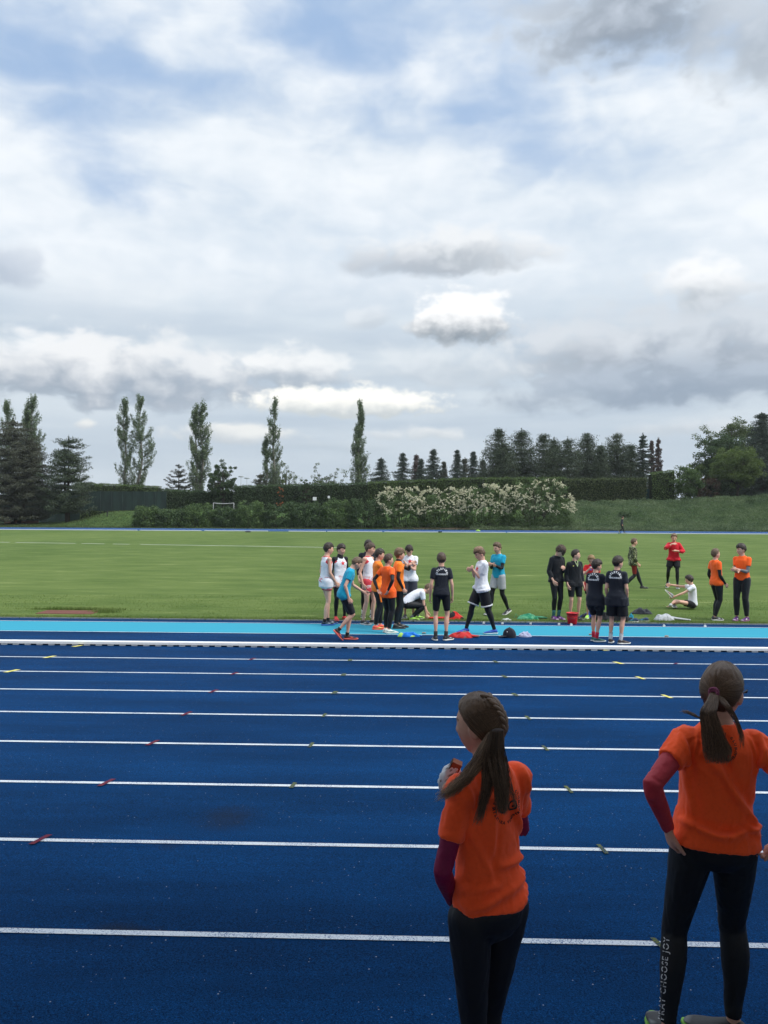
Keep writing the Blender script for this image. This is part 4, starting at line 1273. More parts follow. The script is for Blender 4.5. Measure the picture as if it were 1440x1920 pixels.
kid('child in camouflage jacket walking to the right on the grass', 1187, 1107, 1012, -86,
    dict(armL=HG(.03, .04, -.47), armR=HG(.03, .10, -.46), footL=(-.05, .34, 0), footR=(.05, -.30, 0, 42, .02), head=(0, 2, 0)),
    dict(top=dict(name='camouflage_jacket', kind='long', col=(.06, .07, .03), hem=.78, ease=.034, sleeve=1.9, slw=.028, fn=camo_fn, extra=[((0, -.085, .095), (.095, .04, .05))]), bottoms=[bt('leggings', (.014, .017, .022), 2, .010, fn=redpatch)], shoes=SHOES['blk'], hair=H_(BOY, MID, th=.016)), H=1.58, seed=19)
r = kid('boy in red zip jacket and black shorts walking towards the camera', 1263, 1103, 1001, 168,
    dict(head=(0, 14, 0), armL=('ch', (-.07, .19, -.20), (-1, -.3, -.5), (1, .1, 0)), armR=('ch', (.07, .18, .0), (1, -.3, -.7), (-1, .15, .3)), footL=(-.10, .10, 0), footR=(.14, -.26, -14, 40, .02)),
    dict(top=dict(name='jacket', kind='long', col=(.58, .015, .03), hem=.80, ease=.034, sleeve=1.92, slw=.030), bottoms=[bt('shorts', BLACK, .62, .016, loose=(.088, .088)), bt('leggings', BLACK, 2, .006)], shoes=SHOES['bw'], hair=H_(BOY, (.20, .12, .06), th=.018)), seed=20)
sit = kid('child in white T-shirt sitting cross-legged on the grass holding a shoe', 1293, 1142, None, 84,
    dict(pelvis=(0, -.06, -.735), ptilt=-8, lean=16, head=(-14, 14, 0), footL=(.12, .36, 95, 0, .02), footR=(-.14, .52, -60, 0, .02), kneeL=(-1, .5, .35), kneeR=(1, .5, .35),
         armR=('abs', (.08, .60, .62), (.4, 0, -1), (0, 1, .05)), armL=('abs', (-.16, .40, .33), (-.6, -.5, -.8), None)),
    dict(top=dict(name='t_shirt', kind='tee', col=WHITE, hem=.84, ease=.026), bottoms=[bt('shorts', BLACK, .45, .02)], socks=dict(col=(.5, .5, .5), h=.05), shoes=dict(SHOES['grey'], on='L'),
         hair=dict(col=DARK, th=.016, top=.008, messy=.005, line=[.50, .46, .25, -.2, -.35, -.6, -.75, -.8])), H=1.55, seed=21)
mb = MB(); mb.ball((0, 0, 0), .018, 8)
# the shoe the sitting child holds
u, so_ = shoe_meshes(.97, SHOES['grey']['col'], SHOES['grey']['sole'], (.55, .20, .12))
hp = sit.root.matrix_basis @ Vector(sit.wr['L'] + sit.hd['L'] * .10)
sh = link('held_shoe', u.mesh('shoe', [M_SHOE]), None, hp + Vector((-.06, -.04, .06)), 'grey trainer held up by the child sitting on the grass', 'shoe'); sh.rotation_euler = (R(50), R(8), R(78))
link('sole', so_.mesh('sole', [M_RUBBER]), sh)
kid('boy in orange T-shirt with black sleeves, near the right edge, facing right', 1341, 1163, 1029, -76,
    dict(armL=HG(.03, .06, -.47), armR=HG(.03, .14, -.45), footL=(-.07, .05, 0), footR=(.07, -.03, -6), pelvis=(0, .03, -.01), lean=-6, head=(0, -8, 0)),
    dict(top=dict(name='t_shirt', kind='tee', col=ORANGE, hem=.80, ease=.024), inner=dict(col=BLACK), bottoms=[bt('track_trousers', BLACK, 1.95, .012)], shoes=SHOES['bw'], hair=H_(BOY, MID, th=.009)), seed=22)
kid('boy in orange T-shirt with grey sleeves facing left, rightmost on the infield', 1391, 1164, 1021, 138,
    dict(armL=('ch', (.0, .25, -.22), (-.6, -.5, -1), (.6, .7, -.1)), armR=('ch', (-.04, .24, -.24), (.6, -.5, -1), (.2, .9, .1)), footL=(-.09, .0, -10), footR=(.09, .06, 6), head=(-36, 2, 0)),
    dict(top=dict(name='t_shirt', kind='tee', col=ORANGE, hem=.84, ease=.024), inner=dict(col=(.14, .145, .15)), bottoms=[bt('track_trousers', (.014, .016, .019), 1.93, .020)], shoes=SHOES['purp'], hair=H_(BOYF, DARK, th=.018)), seed=23)
kid('distant person in dark tracksuit walking along the far blue track', 1166, 1000.5, 968.5, -80,
    dict(footL=(-.05, .30, 0), footR=(.05, -.32, 0, 40, .03), armL=HG(.05, .10, -.46), armR=HG(.05, -.06, -.46), lean=6, head=(0, 8, 0)),
    dict(top=dict(name='jacket', kind='long', col=(.012, .014, .022), hem=.78, ease=.03, sleeve=1.9), bottoms=[bt('track_trousers', (.012, .013, .017), 1.93, .018)], shoes=SHOES['bw'], hair=H_(BOY, (.08, .04, .03))), group=None, vox=.02, seed=24)

# ================================================================== the two girls in the near lanes
def strands(name, curves, r, col, mat_, tipr=.3, jitter=.25, seed=0):
    """hair strands: curves (k, n, 3) -> thin three-sided tubes in one mesh"""
    Cv = np.asarray(curves, float); k, n, _ = Cv.shape
    d = np.gradient(Cv, axis=1); d /= np.linalg.norm(d, axis=2)[..., None] + 1e-9
    up = np.array([.3, .5, .8]); a = np.cross(d, up); a /= np.linalg.norm(a, axis=2)[..., None] + 1e-9; b = np.cross(d, a)
    w = (np.linspace(1, tipr, n))[None, :, None] * r
    rings = [Cv + (a * math.cos(q) + b * math.sin(q)) * w for q in (0, 2.094, 4.189)]
    V = np.stack(rings, 2).reshape(-1, 3)
    base = (np.arange(k)[:, None] * n + np.arange(n - 1)[None]).ravel() * 3
    F = np.concatenate([np.stack([base + i, base + (i + 1) % 3, base + 3 + (i + 1) % 3, base + 3 + i], 1) for i in range(3)])
    g = np.random.default_rng(seed); c = np.asarray(col)[None, :3] * (1 + jitter * g.normal(size=(k, 1)))
    c = np.clip(c, .003, 1); t = np.linspace(0, 1, n)
    C = c[:, None, :] * (1 + .7 * t[None, :, None] ** 2)
    C = np.repeat(C.reshape(-1, 3), 3, axis=0)
    return np_mesh(name, V, F, C, True, [mat_])


def bundle(path, widths, n, seed, pts=18, wild=.006, ends=.9):
    """n strand curves running along a path with (side, depth) radii"""
    g = np.random.default_rng(seed); path = np.asarray(path, float)
    t = np.linspace(0, 1, pts); tk = np.linspace(0, 1, len(path))
    def spl(y):
        # smooth interpolation through the control points
        from numpy import interp
        f = np.linspace(0, 1, 60); q = interp(f, tk, y)
        for _ in range(6): q[1:-1] = (q[:-2] + 2 * q[1:-1] + q[2:]) / 4
        return interp(t, f, q)
    c = np.stack([spl(path[:, i]) for i in range(3)], 1)
    ws = np.stack([spl(np.asarray(widths)[:, i]) for i in (0, 1)], 1)
    out = []
    for i in range(n):
        a = g.uniform(0, 2 * np.pi); rr = math.sqrt(g.uniform(0, 1))
        L = g.uniform(ends, 1.0)
        cc = np.stack([np.interp(t * L, t, c[:, j]) for j in range(3)], 1); ww = np.stack([np.interp(t * L, t, ws[:, j]) for j in (0, 1)], 1)
        off = np.zeros((pts, 3)); off[:, 0] = math.cos(a) * rr * ww[:, 0]; off[:, 1] = math.sin(a) * rr * ww[:, 1]
        ph = g.uniform(0, 6.28, 3); off += wild * np.sin(t[:, None] * g.uniform(2, 5) * np.pi + ph) * t[:, None]
        out.append(cc + off)
    return out


def scalp_strands(J, s, tie, n, seed, off, line, swirl=0.0, pts=16):
    """strands lying on the skull from the hairline towards the tie point (head coordinates, unit direction)"""
    g = np.random.default_rng(seed); out = []
    tie = unit(tie)
    while len(out) < n:
        d = unit(g.normal(size=3))
        phi = math.degrees(math.atan2(abs(d[0]), d[1])); hl = np.interp(phi, [0, 35, 62, 80, 100, 118, 150, 180], line)
        if d[2] < hl + .04: continue
        ang = math.acos(np.clip(d @ tie, -1, 1)); 
        q = []
        for t in np.linspace(0, 1, pts):
            # slerp towards the tie point
            w = t * .96
            v = unit(d * math.sin((1 - w) * ang) + tie * math.sin(w * ang)) if ang > .05 else tie
            q.append(v)
        q = np.array(q); P = head_map(q); nn = unit_rows(q)
        lift = off + .0035 * np.sin(np.linspace(0, np.pi, pts)) + g.uniform(-.0012, .0022)
        out.append(J.head + ((P + nn * np.asarray(lift)[:, None]) * s) @ J.Rh.T)
    return out


def folds_fn(lines, extra_amp=1.0):
    """sharp cloth folds on the back: (x0,z0,x1,z1,height,width) in chest metres"""
    def f(J, V, m):
        N = np.empty(len(V) * 3, np.float32); m.vertex_normals.foreach_get('vector', N); N = N.reshape(-1, 3)
        q = chest_local(J, V); back = sstep(-q[:, 1], -.02, .04)
        h = np.zeros(len(V))
        for x0, z0, x1, z1, a, w in lines:
            p = np.array([x0, z0]); d = np.array([x1 - x0, z1 - z0]); L = np.hypot(*d); d = d / L
            e = np.stack([q[:, 0], q[:, 2]], 1) - p; t = e @ d; c = e @ np.array([-d[1], d[0]])
            c = c + .012 * perlin(V * 9)
            k = np.exp(-(c / w) ** 2) - .55 * np.exp(-((c - w * 1.9) / (w * 1.2)) ** 2)
            h += a * k * sstep(t, -.03, .05) * (1 - sstep(t, L - .05, L + .03))
        return V + N * (h * back * extra_amp * J.s)[:, None]
    return f


def circle_print(words, r, size):
    def mk():
        ms = []
        for txt, mid, step, inward in words: ms += arc_text(txt, r, size, mid, step, .0008, inward)
        return ms
    return mk


def ring_mesh(r0, r1, cx=0, cy=0, n=40, a0=0, a1=2 * math.pi):
    t = np.linspace(a0, a1, n + 1); V = np.concatenate([np.stack([cx + np.cos(t) * r, cy + np.sin(t) * r, t * 0], 1) for r in np.linspace(r0, r1, 3)])
    F = [(k * (n + 1) + i, k * (n + 1) + i + 1, (k + 1) * (n + 1) + i + 1, (k + 1) * (n + 1) + i) for k in range(2) for i in range(n)]
    me = bpy.data.meshes.new('ring'); me.from_pydata(V.tolist(), [], F); return me


def emblem():
    # club ring of small letters round two looped characters
    ms = circle_print([('SPORTOVNI CLUB', 0, 13.5, False), ('ATLETIKA VINOHRADY', 180, 10.2, True)], .083, .021)()
    ms += [ring_mesh(.020, .031, .036, -.006), ring_mesh(0.0005, .008, .040, -.010), ring_mesh(.020, .031, -.030, -.006, a0=.6, a1=5.9)]
    for m in ms: set_verts(m, verts_of(m) * .62)
    return ms


FLINE = [.66, .60, .42, .20, .10, -.30, -.80, -.84]
GSK = (.56, .31, .22)
HAIRG = (.120, .070, .040)

# ---- left girl: plait down the crown, loose tail over the shirt, something to eat held in front of her
gx = at(917, 1600, 2.80); gl = (gx[0], 2.80, float(gz(2.80)))
H1 = at(905, 1298, 2.80)[2] - gl[2]
FL1 = [(.17, -.19, -.02, -.17, .012, .012), (.16, -.17, .03, .03, .009, .010), (.16, -.20, .10, .06, .008, .009), (.14, -.23, -.14, -.30, .010, .014), (-.12, -.02, -.05, -.22, .007, .010), (.17, -.26, .02, -.33, .009, .016),
       (-.02, .05, -.06, -.16, .006, .009), (-.13, .10, -.10, -.04, .008, .009), (.12, .12, .14, .0, .008, .009), (-.15, -.26, -.02, -.24, .008, .012)]
J1 = person('girl in orange T-shirt with plaited hair and purple sleeves, left of the two nearest', gl, H1, 32,
    dict(head=(24, 6, -2), armL=('hang', (-.05, .12, -.43), (-1, -.6, 0)), armR=('ch', (.085, .155, -.08), (1.0, -.8, -1), (-.9, .4, .25)), footL=(-.030, -.06, 6), footR=(.030, .10, -10), side=2, proll=-2, twist=3),
    dict(skin=GSK, hair=dict(col=HAIRG, th=.007, top=.004, messy=.001, line=FLINE, front=1.0, rag=.4), inner=dict(col=(.20, .008, .055)),
         top=dict(name='t_shirt', kind='tee', col=(1.0, .100, .022), hem=.885, ease=.024, flare=.012, sleeve=.60, slw=.014, vox=.0065, smooth=5, wr=.0085, wsc=8, wr2=.0032, folds=folds_fn(FL1, 1.05), neck=1.345,
                  prints=[dict(name='back_print', side=-1, u=.01, z=.02, mat=M_DPRINT, make=emblem)]),
         bottoms=[bt('leggings', (.009, .010, .015), 2, .006)], shoes=SHOES['bw'], fr=1.0), group='girls standing in the near lanes', vox=.0055, seed=31, fem=True, build=.76, head_s=.90)
s1 = J1.s * .90
tie1 = np.array([.0, -.80, -.58])
cv = scalp_strands(J1, s1, (.0, -.92, .35), 1500, 5, .0085, FLINE) + scalp_strands(J1, s1, (.0, -.75, -.62), 1900, 6, .0080, FLINE)
link('hair_strands', strands('hair_strands', cv, .0008, HAIRG, M_HAIR, .6), J1.root)
# plait: two rows of overlapping lobes along the mid line of the skull
mb = MB(); n = 12; g_pl = np.random.default_rng(12)
for i in range(n):
    t = (i + g_pl.uniform(-.25, .25)) / (n - 1); a = R(62 - 118 * t)                      # from the crown down to the nape
    for sd in (-1, 1):
        d = np.array([0.13 * sd * (1 - .35 * t), -math.cos(a), math.sin(a)]); d = unit(d)
        P = head_map(d[None])[0]; c = J1.head + J1.Rh @ ((P + d * .013) * s1)
        tang = np.array([0, -math.sin(a), -math.cos(a)]); ax = unit(tang * .85 - np.array([sd * .75, 0, 0])); nn = unit(d); bx = np.cross(nn, ax)
        mb.ball(c + J1.Rh @ (np.array([0, -math.sin(a), -math.cos(a)]) * (.5 * sd * .007)), np.array([.0235, .0105, .0090]) * s1, 12, J1.Rh @ np.stack([ax, bx, nn], 1), np.array(HAIRG) * (1.0 + .22 * ((i * 7 + (sd > 0) * 3) % 5) / 4))
link('plait', mb.mesh('plait', [M_HAIR]), J1.root)
inv = np.array(J1.root.matrix_basis.inverted())
def loc1(px, py, Y): return (inv @ np.append(at(px, py, Y), 1))[:3]
def tail1(pp, ww, n, seed, col, r=.0011, wild=.006, ends=.75): return bundle([loc1(*p) for p in pp], ww, n, seed, 20, wild, ends)
nape = (930, 1392, 2.735)
A = tail1([(932, 1370, 2.72), (928, 1410, 2.70), (935, 1445, 2.665), (942, 1480, 2.645), (942, 1525, 2.635)], [(.028, .016), (.034, .020), (.032, .020), (.026, .016), (.018, .010)], 700, 1, HAIRG, ends=.86)
B = tail1([(928, 1372, 2.73), (905, 1415, 2.70), (880, 1452, 2.66), (850, 1478, 2.65), (828, 1498, 2.66)], [(.026, .016), (.030, .018), (.026, .016), (.022, .014), (.026, .012)], 560, 2, HAIRG, wild=.010, ends=.7)
C_ = tail1([(928, 1375, 2.72), (915, 1425, 2.69), (915, 1470, 2.65), (905, 1510, 2.64), (895, 1545, 2.64)], [(.026, .014), (.026, .014), (.020, .012), (.014, .010), (.016, .008)], 300, 3, HAIRG, ends=.7)
D_ = tail1([(935, 1380, 2.72), (948, 1430, 2.68), (955, 1470, 2.65), (965, 1500, 2.645), (968, 1520, 2.645)], [(.014, .010), (.010, .008), (.006, .004), (.004, .003), (.003, .002)], 26, 4, HAIRG, ends=.8)
link('ponytail', strands('ponytail', A + C_ + D_, .0009, (.092, .056, .034), M_HAIR, .35, .35, 1), J1.root)
link('loose_lock', strands('loose_lock', B, .0009, (.16, .10, .06), M_HAIR, .35, .35, 2), J1.root)
mb = MB(); g0 = loc1(933, 1372, 2.725); mb.ball(g0, np.array([.028, .020, .012]) * s1, 12, None, (.03, .018, .016)); link('hair_tie', mb.mesh('hair_tie', [M_CLOTH]), J1.root)
# the snack in its white wrapper
w = np.array(J1.root.matrix_basis) @ np.append(J1.wr['R'] + J1.hd['R'] * .085, 1)
D = sphere_dirs(28, 16).reshape(-1, 3); n_ = fbm(D * 2.3, 3)
Pw = D * np.array([.034, .030, .062]) * (1 + .22 * n_)[:, None]
cw = np.where((perlin(D * 4.2 + 9) > .42)[:, None], np.array([.12, .035, .02]), np.array([.74, .75, .77]))
mb = MB(); mb.loft([Pw.reshape(16, 28, 3)[i] for i in range(16)]); V, F, _ = mb.arrays()
wr = link('snack_wrapper', np_mesh('snack_wrapper', V, F, np.concatenate([cw, cw[:1], cw[-1:]]), True, [m_attr('wrapper_paper', .55, .4, .05, 30, .1)]), None, at(842, 1458, w[1]), 'crumpled white snack wrapper with brown marks held by the plaited girl', 'wrapper')
wr.rotation_euler = (R(20), R(24), 0)
mb = MB(); mb.box((-.016, -.013, .02), (.018, .013, .075), (.28, .085, .035))
mb.box((-.019, -.014, .030), (-.0165, .014, .070), (.04, .015, .01))
link('biscuit_bar', mb.mesh('biscuit_bar', [M_RUBBER], False), wr)

# ---- right girl: ponytail, hands on her hips
gx = at(1333, 1600, 3.42); gr = (gx[0], 3.42, float(gz(3.42)))
H2 = at(1352, 1243, 3.42)[2] - gr[2]
FL2 = [(-.05, .02, .16, -.26, .013, .016), (-.16, .10, -.13, -.06, .009, .009), (.15, .12, .13, -.04, .009, .010), (-.15, -.25, .05, -.285, .012, .014), (.0, -.27, .16, -.25, .010, .012), (-.14, -.05, -.12, -.2, .006, .012),
       (.16, -.28, .08, -.22, .009, .010), (-.10, .12, -.115, .02, .006, .006), (.10, .12, .12, .02, .006, .006)]
J2 = person('girl in orange T-shirt with a ponytail and hands on her hips, at the right edge', gr, H2, -3,
    dict(head=(-34, 2, 2), shrug=.002, armL=('hang', (.085, -.055, -.345), (-1, -.9, 0), (.22, .30, -.9)), armR=('hang', (.085, -.055, -.345), (1, -.9, 0), (-.22, .30, -.9)),
         handL=dict(n=(.9, .1, .3), t=(0, -1, -.2), curl=(28, 40)), handR=dict(n=(-.9, .1, .3), t=(0, -1, -.2), curl=(28, 40)),
         pelvis=(.01, 0, -.012), proll=3, footL=(-.165, .05, 4), footR=(.10, .10, 62, 0, 0), kneeR=(.25, 1, .1), side=-1),
    dict(skin=GSK, hair=dict(col=HAIRG, th=.009, top=.005, messy=.001, line=FLINE, rag=.4), inner=dict(col=(.42, .035, .05)),
         top=dict(name='t_shirt', kind='tee', col=(1.0, .104, .020), hem=.875, ease=.020, flare=.020, sleeve=.48, slw=.017, vox=.0065, smooth=5, wr=.0085, wsc=8, wr2=.0032, folds=folds_fn(FL2, 1.5), neck=1.345,
                  prints=[dict(name='back_print', side=-1, u=-.02, z=.07, mat=M_DPRINT, make=emblem)]),
         bottoms=[bt('leggings', (.009, .010, .012), 1.96, .006)], shoes=dict(col=(.022, .022, .024), sole=(.16, .36, .05), accent=(.16, .17, .17)), fr=1.0), group='girls standing in the near lanes', vox=.0055, seed=32, fem=True, build=.96)
s2 = J2.s
inv = np.array(J2.root.matrix_basis.inverted())
def loc2(px, py, Y): return (inv @ np.append(at(px, py, Y), 1))[:3]
TIE2 = np.array([.0, -.96, .12])
tp_ = head_map(unit(TIE2)[None])[0]; tieP = J2.head + J2.Rh @ ((tp_ + unit(TIE2) * .016) * s2)
cv = scalp_strands(J2, s2, TIE2, 3200, 15, .0100, FLINE)
link('hair_strands', strands('hair_strands', cv, .0008, HAIRG, M_HAIR, .6), J2.root)
mb = MB(); ring = [tieP + J2.Rh @ (np.array([math.cos(a) * .017, -.006 + .004 * math.sin(a), math.sin(a) * .014]) * s2) for a in np.linspace(0, 2 * np.pi, 13)]
for dz in (-.006, .004): mb.tube([p + np.array([0, 0, dz]) for p in ring], [.0055 * s2] * 13, 8, (0, 1, 0), (.20, .05, .10))
link('hair_tie', mb.mesh('hair_tie', [M_CLOTH]), J2.root)
Yb = 3.42 - .135
tw = np.array(J2.root.matrix_basis) @ np.append(tieP, 1); dd = tw[:3] - CAM; fx = dd @ CF
tpx, tpy = 720 + F_PX * (dd @ CR) / fx, 960 - F_PX * (dd @ CU) / fx
A = bundle([tieP, loc2(tpx - 2, tpy + 14, tw[1] - .035), loc2(1327, 1335, 3.255), loc2(1336, 1375, 3.25), loc2(1345, 1405, 3.25), loc2(1346, 1430, 3.255)],
           [(.016, .012), (.020, .018), (.030, .020), (.040, .024), (.050, .024), (.046, .016)], 1300, 21, 22, .007, .80)
B = bundle([tieP, loc2(tpx + 12, tpy + 10, tw[1] - .025), loc2(1365, 1325, 3.27), loc2(1382, 1352, 3.265), loc2(1390, 1378, 3.265), loc2(1391, 1402, 3.27)], [(.012, .01), (.014, .01), (.012, .010), (.010, .008), (.006, .006), (.003, .003)], 60, 22, 22, .006, .8)
Cc = bundle([loc2(1322, 1350, 3.265), loc2(1305, 1343, 3.27), loc2(1292, 1336, 3.28), loc2(1278, 1333, 3.29)], [(.008, .006), (.007, .006), (.006, .004), (.012, .004)], 40, 23, 22, .006, .7)
link('ponytail', strands('ponytail', A + B + Cc, .0010, (.118, .071, .042), M_HAIR, .4, .35, 3), J2.root)
# glasses arm peeping past the cheek
mb = MB()
for sx in (1,):
    mb.tube([J2.head + J2.Rh @ (np.array(p) * s2) for p in ((sx * .077, -.01, .012), (sx * .079, .04, .014), (sx * .074, .085, .012))], [.0022, .0022, .0030], 8, (0, 0, 1), (.03, .03, .035))
    mb.tube([J2.head + J2.Rh @ (np.array(p) * s2) for p in ((sx * .074, .086, .014), (sx * .070, .097, .002), (sx * .045, .108, -.006))], [.003, .003, .003], 8, (0, 0, 1), (.03, .03, .035))
link('glasses', mb.mesh('glasses', [M_RUBBER]), J2.root)
# lettering down the left leg of the leggings
legm = [o for o in J2.root.children if o.name.startswith('leggings')][0]
tm = text_mesh('PRAY CHOOSE JOY', .0325, .0004, 1.18)
v = verts_of(tm); keep = [p for p in tm.polygons if abs(np.mean([v[i][1] for i in p.vertices]) - .013) > .0030]       # stencil gap through the letters
bm = bmesh.new(); bm.from_mesh(tm); bm.faces.ensure_lookup_table(); ks = {p.index for p in keep}
bmesh.ops.delete(bm, geom=[f for f in bm.faces if f.index not in ks], context='FACES'); bm.to_mesh(tm); bm.free()
bv = BVHTree.FromPolygons([tuple(q) for q in verts_of(legm.data)], [tuple(p.vertices) for p in legm.data.polygons])
v = verts_of(tm); kn, an = J2.kn['L'], J2.an['L']; ax = unit(kn - an); camd = (inv @ np.append(CAM, 1))[:3]
mid = an + (kn - an) * .47; view = unit(mid - camd); sdv = unit(np.cross(view, ax)); out = []
for q in v:
    o = mid + ax * (q[0] * 1.0) - sdv * (q[1] - .013) * 1.0 - sdv * .030
    h, nr, _, _ = bv.ray_cast(Vector(o - view * .4), Vector(view))
    out.append(np.array(h) - view * .002 if h is not None else o)
set_verts(tm, np.array(out)); tm.materials.clear(); tm.materials.append(m_print('reflective_print', (.55, .55, .56))); tm.name = 'leg_lettering'
link('leg_lettering', tm, legm)

# ================================================================== things lying about
def heap(name, label, cat, px, py, w, d, h, col, seed, yaw=0, fn=None, lobes=.35, group=None, arms=()):
    """a dropped garment or bag: folded, lobed, closed mesh resting on the ground"""
    g = pg(px, py); nr, na = 22, 72
    rho = np.linspace(0.03, 1, nr); th = np.arange(na) * 2 * np.pi / na
    RR, TT = np.meshgrid(rho, th, indexing='ij')
    out = 1 + lobes * perlin(np.stack([np.cos(TT) * 1.4 + seed, np.sin(TT) * 1.4, np.full_like(TT, seed * .7)], -1).reshape(-1, 3)).reshape(TT.shape) + .10 * perlin(np.stack([np.cos(TT) * 4 + seed, np.sin(TT) * 4, TT * 0], -1).reshape(-1, 3)).reshape(TT.shape)
    X = RR * np.cos(TT) * out * w / 2; Y = RR * np.sin(TT) * out * d / 2
    p = np.stack([X / w * 3.2 + seed, Y / d * 2.4, X * 0 + seed], -1).reshape(-1, 3)
    p2 = p * np.array([.62, .62, 1]); n = fbm(p2, 2); rid = (1 - np.abs(perlin(p2 * 1.5 + 5) * 1.6)) ** 2
    Z = h * (1 - RR ** 2.2).reshape(-1) ** .7 * np.clip(.62 + .30 * rid + .30 * n, .15, 1.2)
    X = X.ravel() + .02 * perlin(p * 2.1 + 3); Y = Y.ravel() + .02 * perlin(p * 2.1 + 8)
    c, s_ = math.cos(R(yaw)), math.sin(R(yaw))
    top = np.stack([X * c - Y * s_, X * s_ + Y * c, Z + .006], 1).reshape(nr, na, 3)
    rings = [top[k] for k in range(nr)] + [top[-1] * [1, 1, 0] + [0, 0, .001]]
    mb = MB(); mb.loft(rings[::-1], True, col)
    for a in arms: mb.tube([np.array(q[:3]) for q in a], [(q[3], q[3] * .5) for q in a], 12, (0, 0, 1), col)
    V, F, C = mb.arrays()
    if fn: C = fn(V, C)
    return link(name, np_mesh(name, V, F, C, True, [M_CLOTH]), None, tuple(g), label, cat, group)


def two(c2, th=0.1, sc=6.0, off=0):
    def f(V, C):
        C = C.copy(); C[perlin(V * sc + off) > th] = c2; return C
    return f


heap('jacket', 'bright blue jacket with lime lining dropped on the dark blue strip', 'jacket', 763, 1193, .42, .22, .10, (.012, .17, .60), 3, 0, two((.45, .72, .12), .33, 7, 2), arms=[[(.05, -.02, .03, .035), (.18, -.03, .03, .035), (.27, .0, .02, .03)]])
heap('jacket', 'red jacket with black panels heaped on the grass edge behind the lone boy', 'jacket', 850, 1161, .46, .3, .17, (.55, .025, .022), 5, 0, two((.012, .01, .012), .22, 5, 7), arms=[[(-.2, 0, .03, .05), (-.42, .0, .025, .05), (-.56, .02, .02, .045)]])
heap('jacket', 'red jacket with grey lining dropped on the track beside the kerb', 'jacket', 866, 1195, .50, .26, .13, (.50, .03, .028), 8, 0, two((.16, .12, .12), .20, 6, 4), arms=[[(.1, 0, .04, .05), (.24, -.03, .03, .045), (.31, -.02, .03, .04)]])
heap('bag', 'green patterned bag lying on the grass beside a white pouch', 'bag', 990, 1161, .48, .22, .13, (.02, .20, .10), 11, 0, two((.10, .34, .18), .0, 14, 1), lobes=.5, arms=[[(.15, 0, .05, .05), (.32, .02, .04, .05), (.42, .03, .03, .03)], [(-.2, 0, .05, .012), (-.27, .0, .12, .010), (-.3, .0, .04, .010)]])
heap('pouch', 'small white pouch on the grass edge left of the green bag', 'pouch', 950, 1164, .23, .12, .06, (.60, .61, .60), 13, 0, lobes=.12)
heap('bag', 'blue sports bag on the grass behind the red bucket', 'bag', 1104, 1158, .40, .25, .16, (.015, .05, .30), 15, 0, two((.01, .012, .03), .1, 5, 2), lobes=.2)
heap('bag', 'black holdall on the grass behind the two black club shirts', 'bag', 1131, 1163, .55, .3, .24, (.010, .011, .013), 17, 0, lobes=.15)
heap('rucksack', 'black rucksack on the grass right behind the taller club shirt boy', 'rucksack', 1168, 1166, .42, .3, .26, (.011, .012, .013), 19, 0, lobes=.2)
heap('bottle_bag', 'small turquoise bag by the black rucksack', 'bag', 1183, 1162, .11, .1, .15, (.02, .28, .42), 21, 0, lobes=.1)
heap('jacket', 'black jacket crumpled on the grass above the navy trainers', 'jacket', 1205, 1151, .50, .34, .15, (.012, .014, .020), 23, 0, lobes=.3, arms=[[(-.18, 0, .03, .04), (-.28, -.05, .02, .03)]])
heap('sweatshirt', 'pale grey sweatshirt spread on the grass with one sleeve stretched out', 'sweatshirt', 1245, 1163, .46, .34, .15, (.40, .41, .42), 29, 0, lobes=.12, arms=[[(.10, .02, .07, .07), (.26, .0, .045, .055), (.42, -.05, .03, .045), (.55, -.07, .02, .035)]])
heap('scarf', 'pale lilac-grey cloth bundle on the track against the black cap', 'cloth', 984, 1194, .25, .16, .11, (.40, .41, .55), 31, 0, lobes=.25)

# cap
g = pg(955, 1195); mb = MB()
D = sphere_dirs(32, 18)
rings = [D[k] * [.125, .12, .155] + [0, 0, .03] for k in range(6, 18)]
rings = [r_ * (1 + .05 * perlin(r_ * 14)[:, None]) for r_ in rings]
base = rings[0].copy(); base[:, 2] = .002; mb.loft([base] + rings, True, (.010, .012, .020))
mb.tube([(-.08, -.03, .035), (-.15, -.05, .026), (-.20, -.06, .016)], [(.085, .010), (.075, .009), (.045, .007)], 14, (0, 0, 1), (.012, .013, .022))
mb.ball((0, 0, .186), .010, 8, None, (.02, .02, .03))
capo = link('cap', mb.mesh('cap', [M_CLOTH]), None, tuple(g), 'black peaked cap standing on the dark blue strip of track', 'cap')
mb = MB(); mb.ball((-.052, -.098, .115), (.012, .006, .010), 8, None, (.55, .55, .55)); link('badge', mb.mesh('badge', [M_CLOTH]), capo)

# bucket
g = pg(1073, 1170); mb = MB(); t = np.arange(40) * 2 * np.pi / 40
def circ(r, z, y=0): return np.stack([np.cos(t) * r, np.sin(t) * r + y, np.full(40, z)], 1)
prof = [(.090, 0), (.094, .004), (.112, .15), (.122, .228), (.130, .229), (.131, .243), (.122, .244), (.118, .225), (.090, .012)]
mb.loft([circ(r, z) for r, z in prof], True, (.62, .022, .025))
bk = link('bucket', mb.mesh('bucket', [m_attr('bucket_plastic', .35, .5, .04, 8, 0)]), None, tuple(g), 'red plastic bucket standing at the edge of the grass', 'bucket')
mb = MB(); a = np.linspace(0, np.pi, 17)
mb.tube([(-.131 * math.cos(q), -.134 * math.sin(q) ** .5 * .98 - .01, .215 - .085 * math.sin(q)) for q in a], [.0045] * 17, 8, (0, 0, 1), (.05, .012, .012))
link('handle', mb.mesh('handle', [bpy.data.materials['bucket_plastic']]), bk)

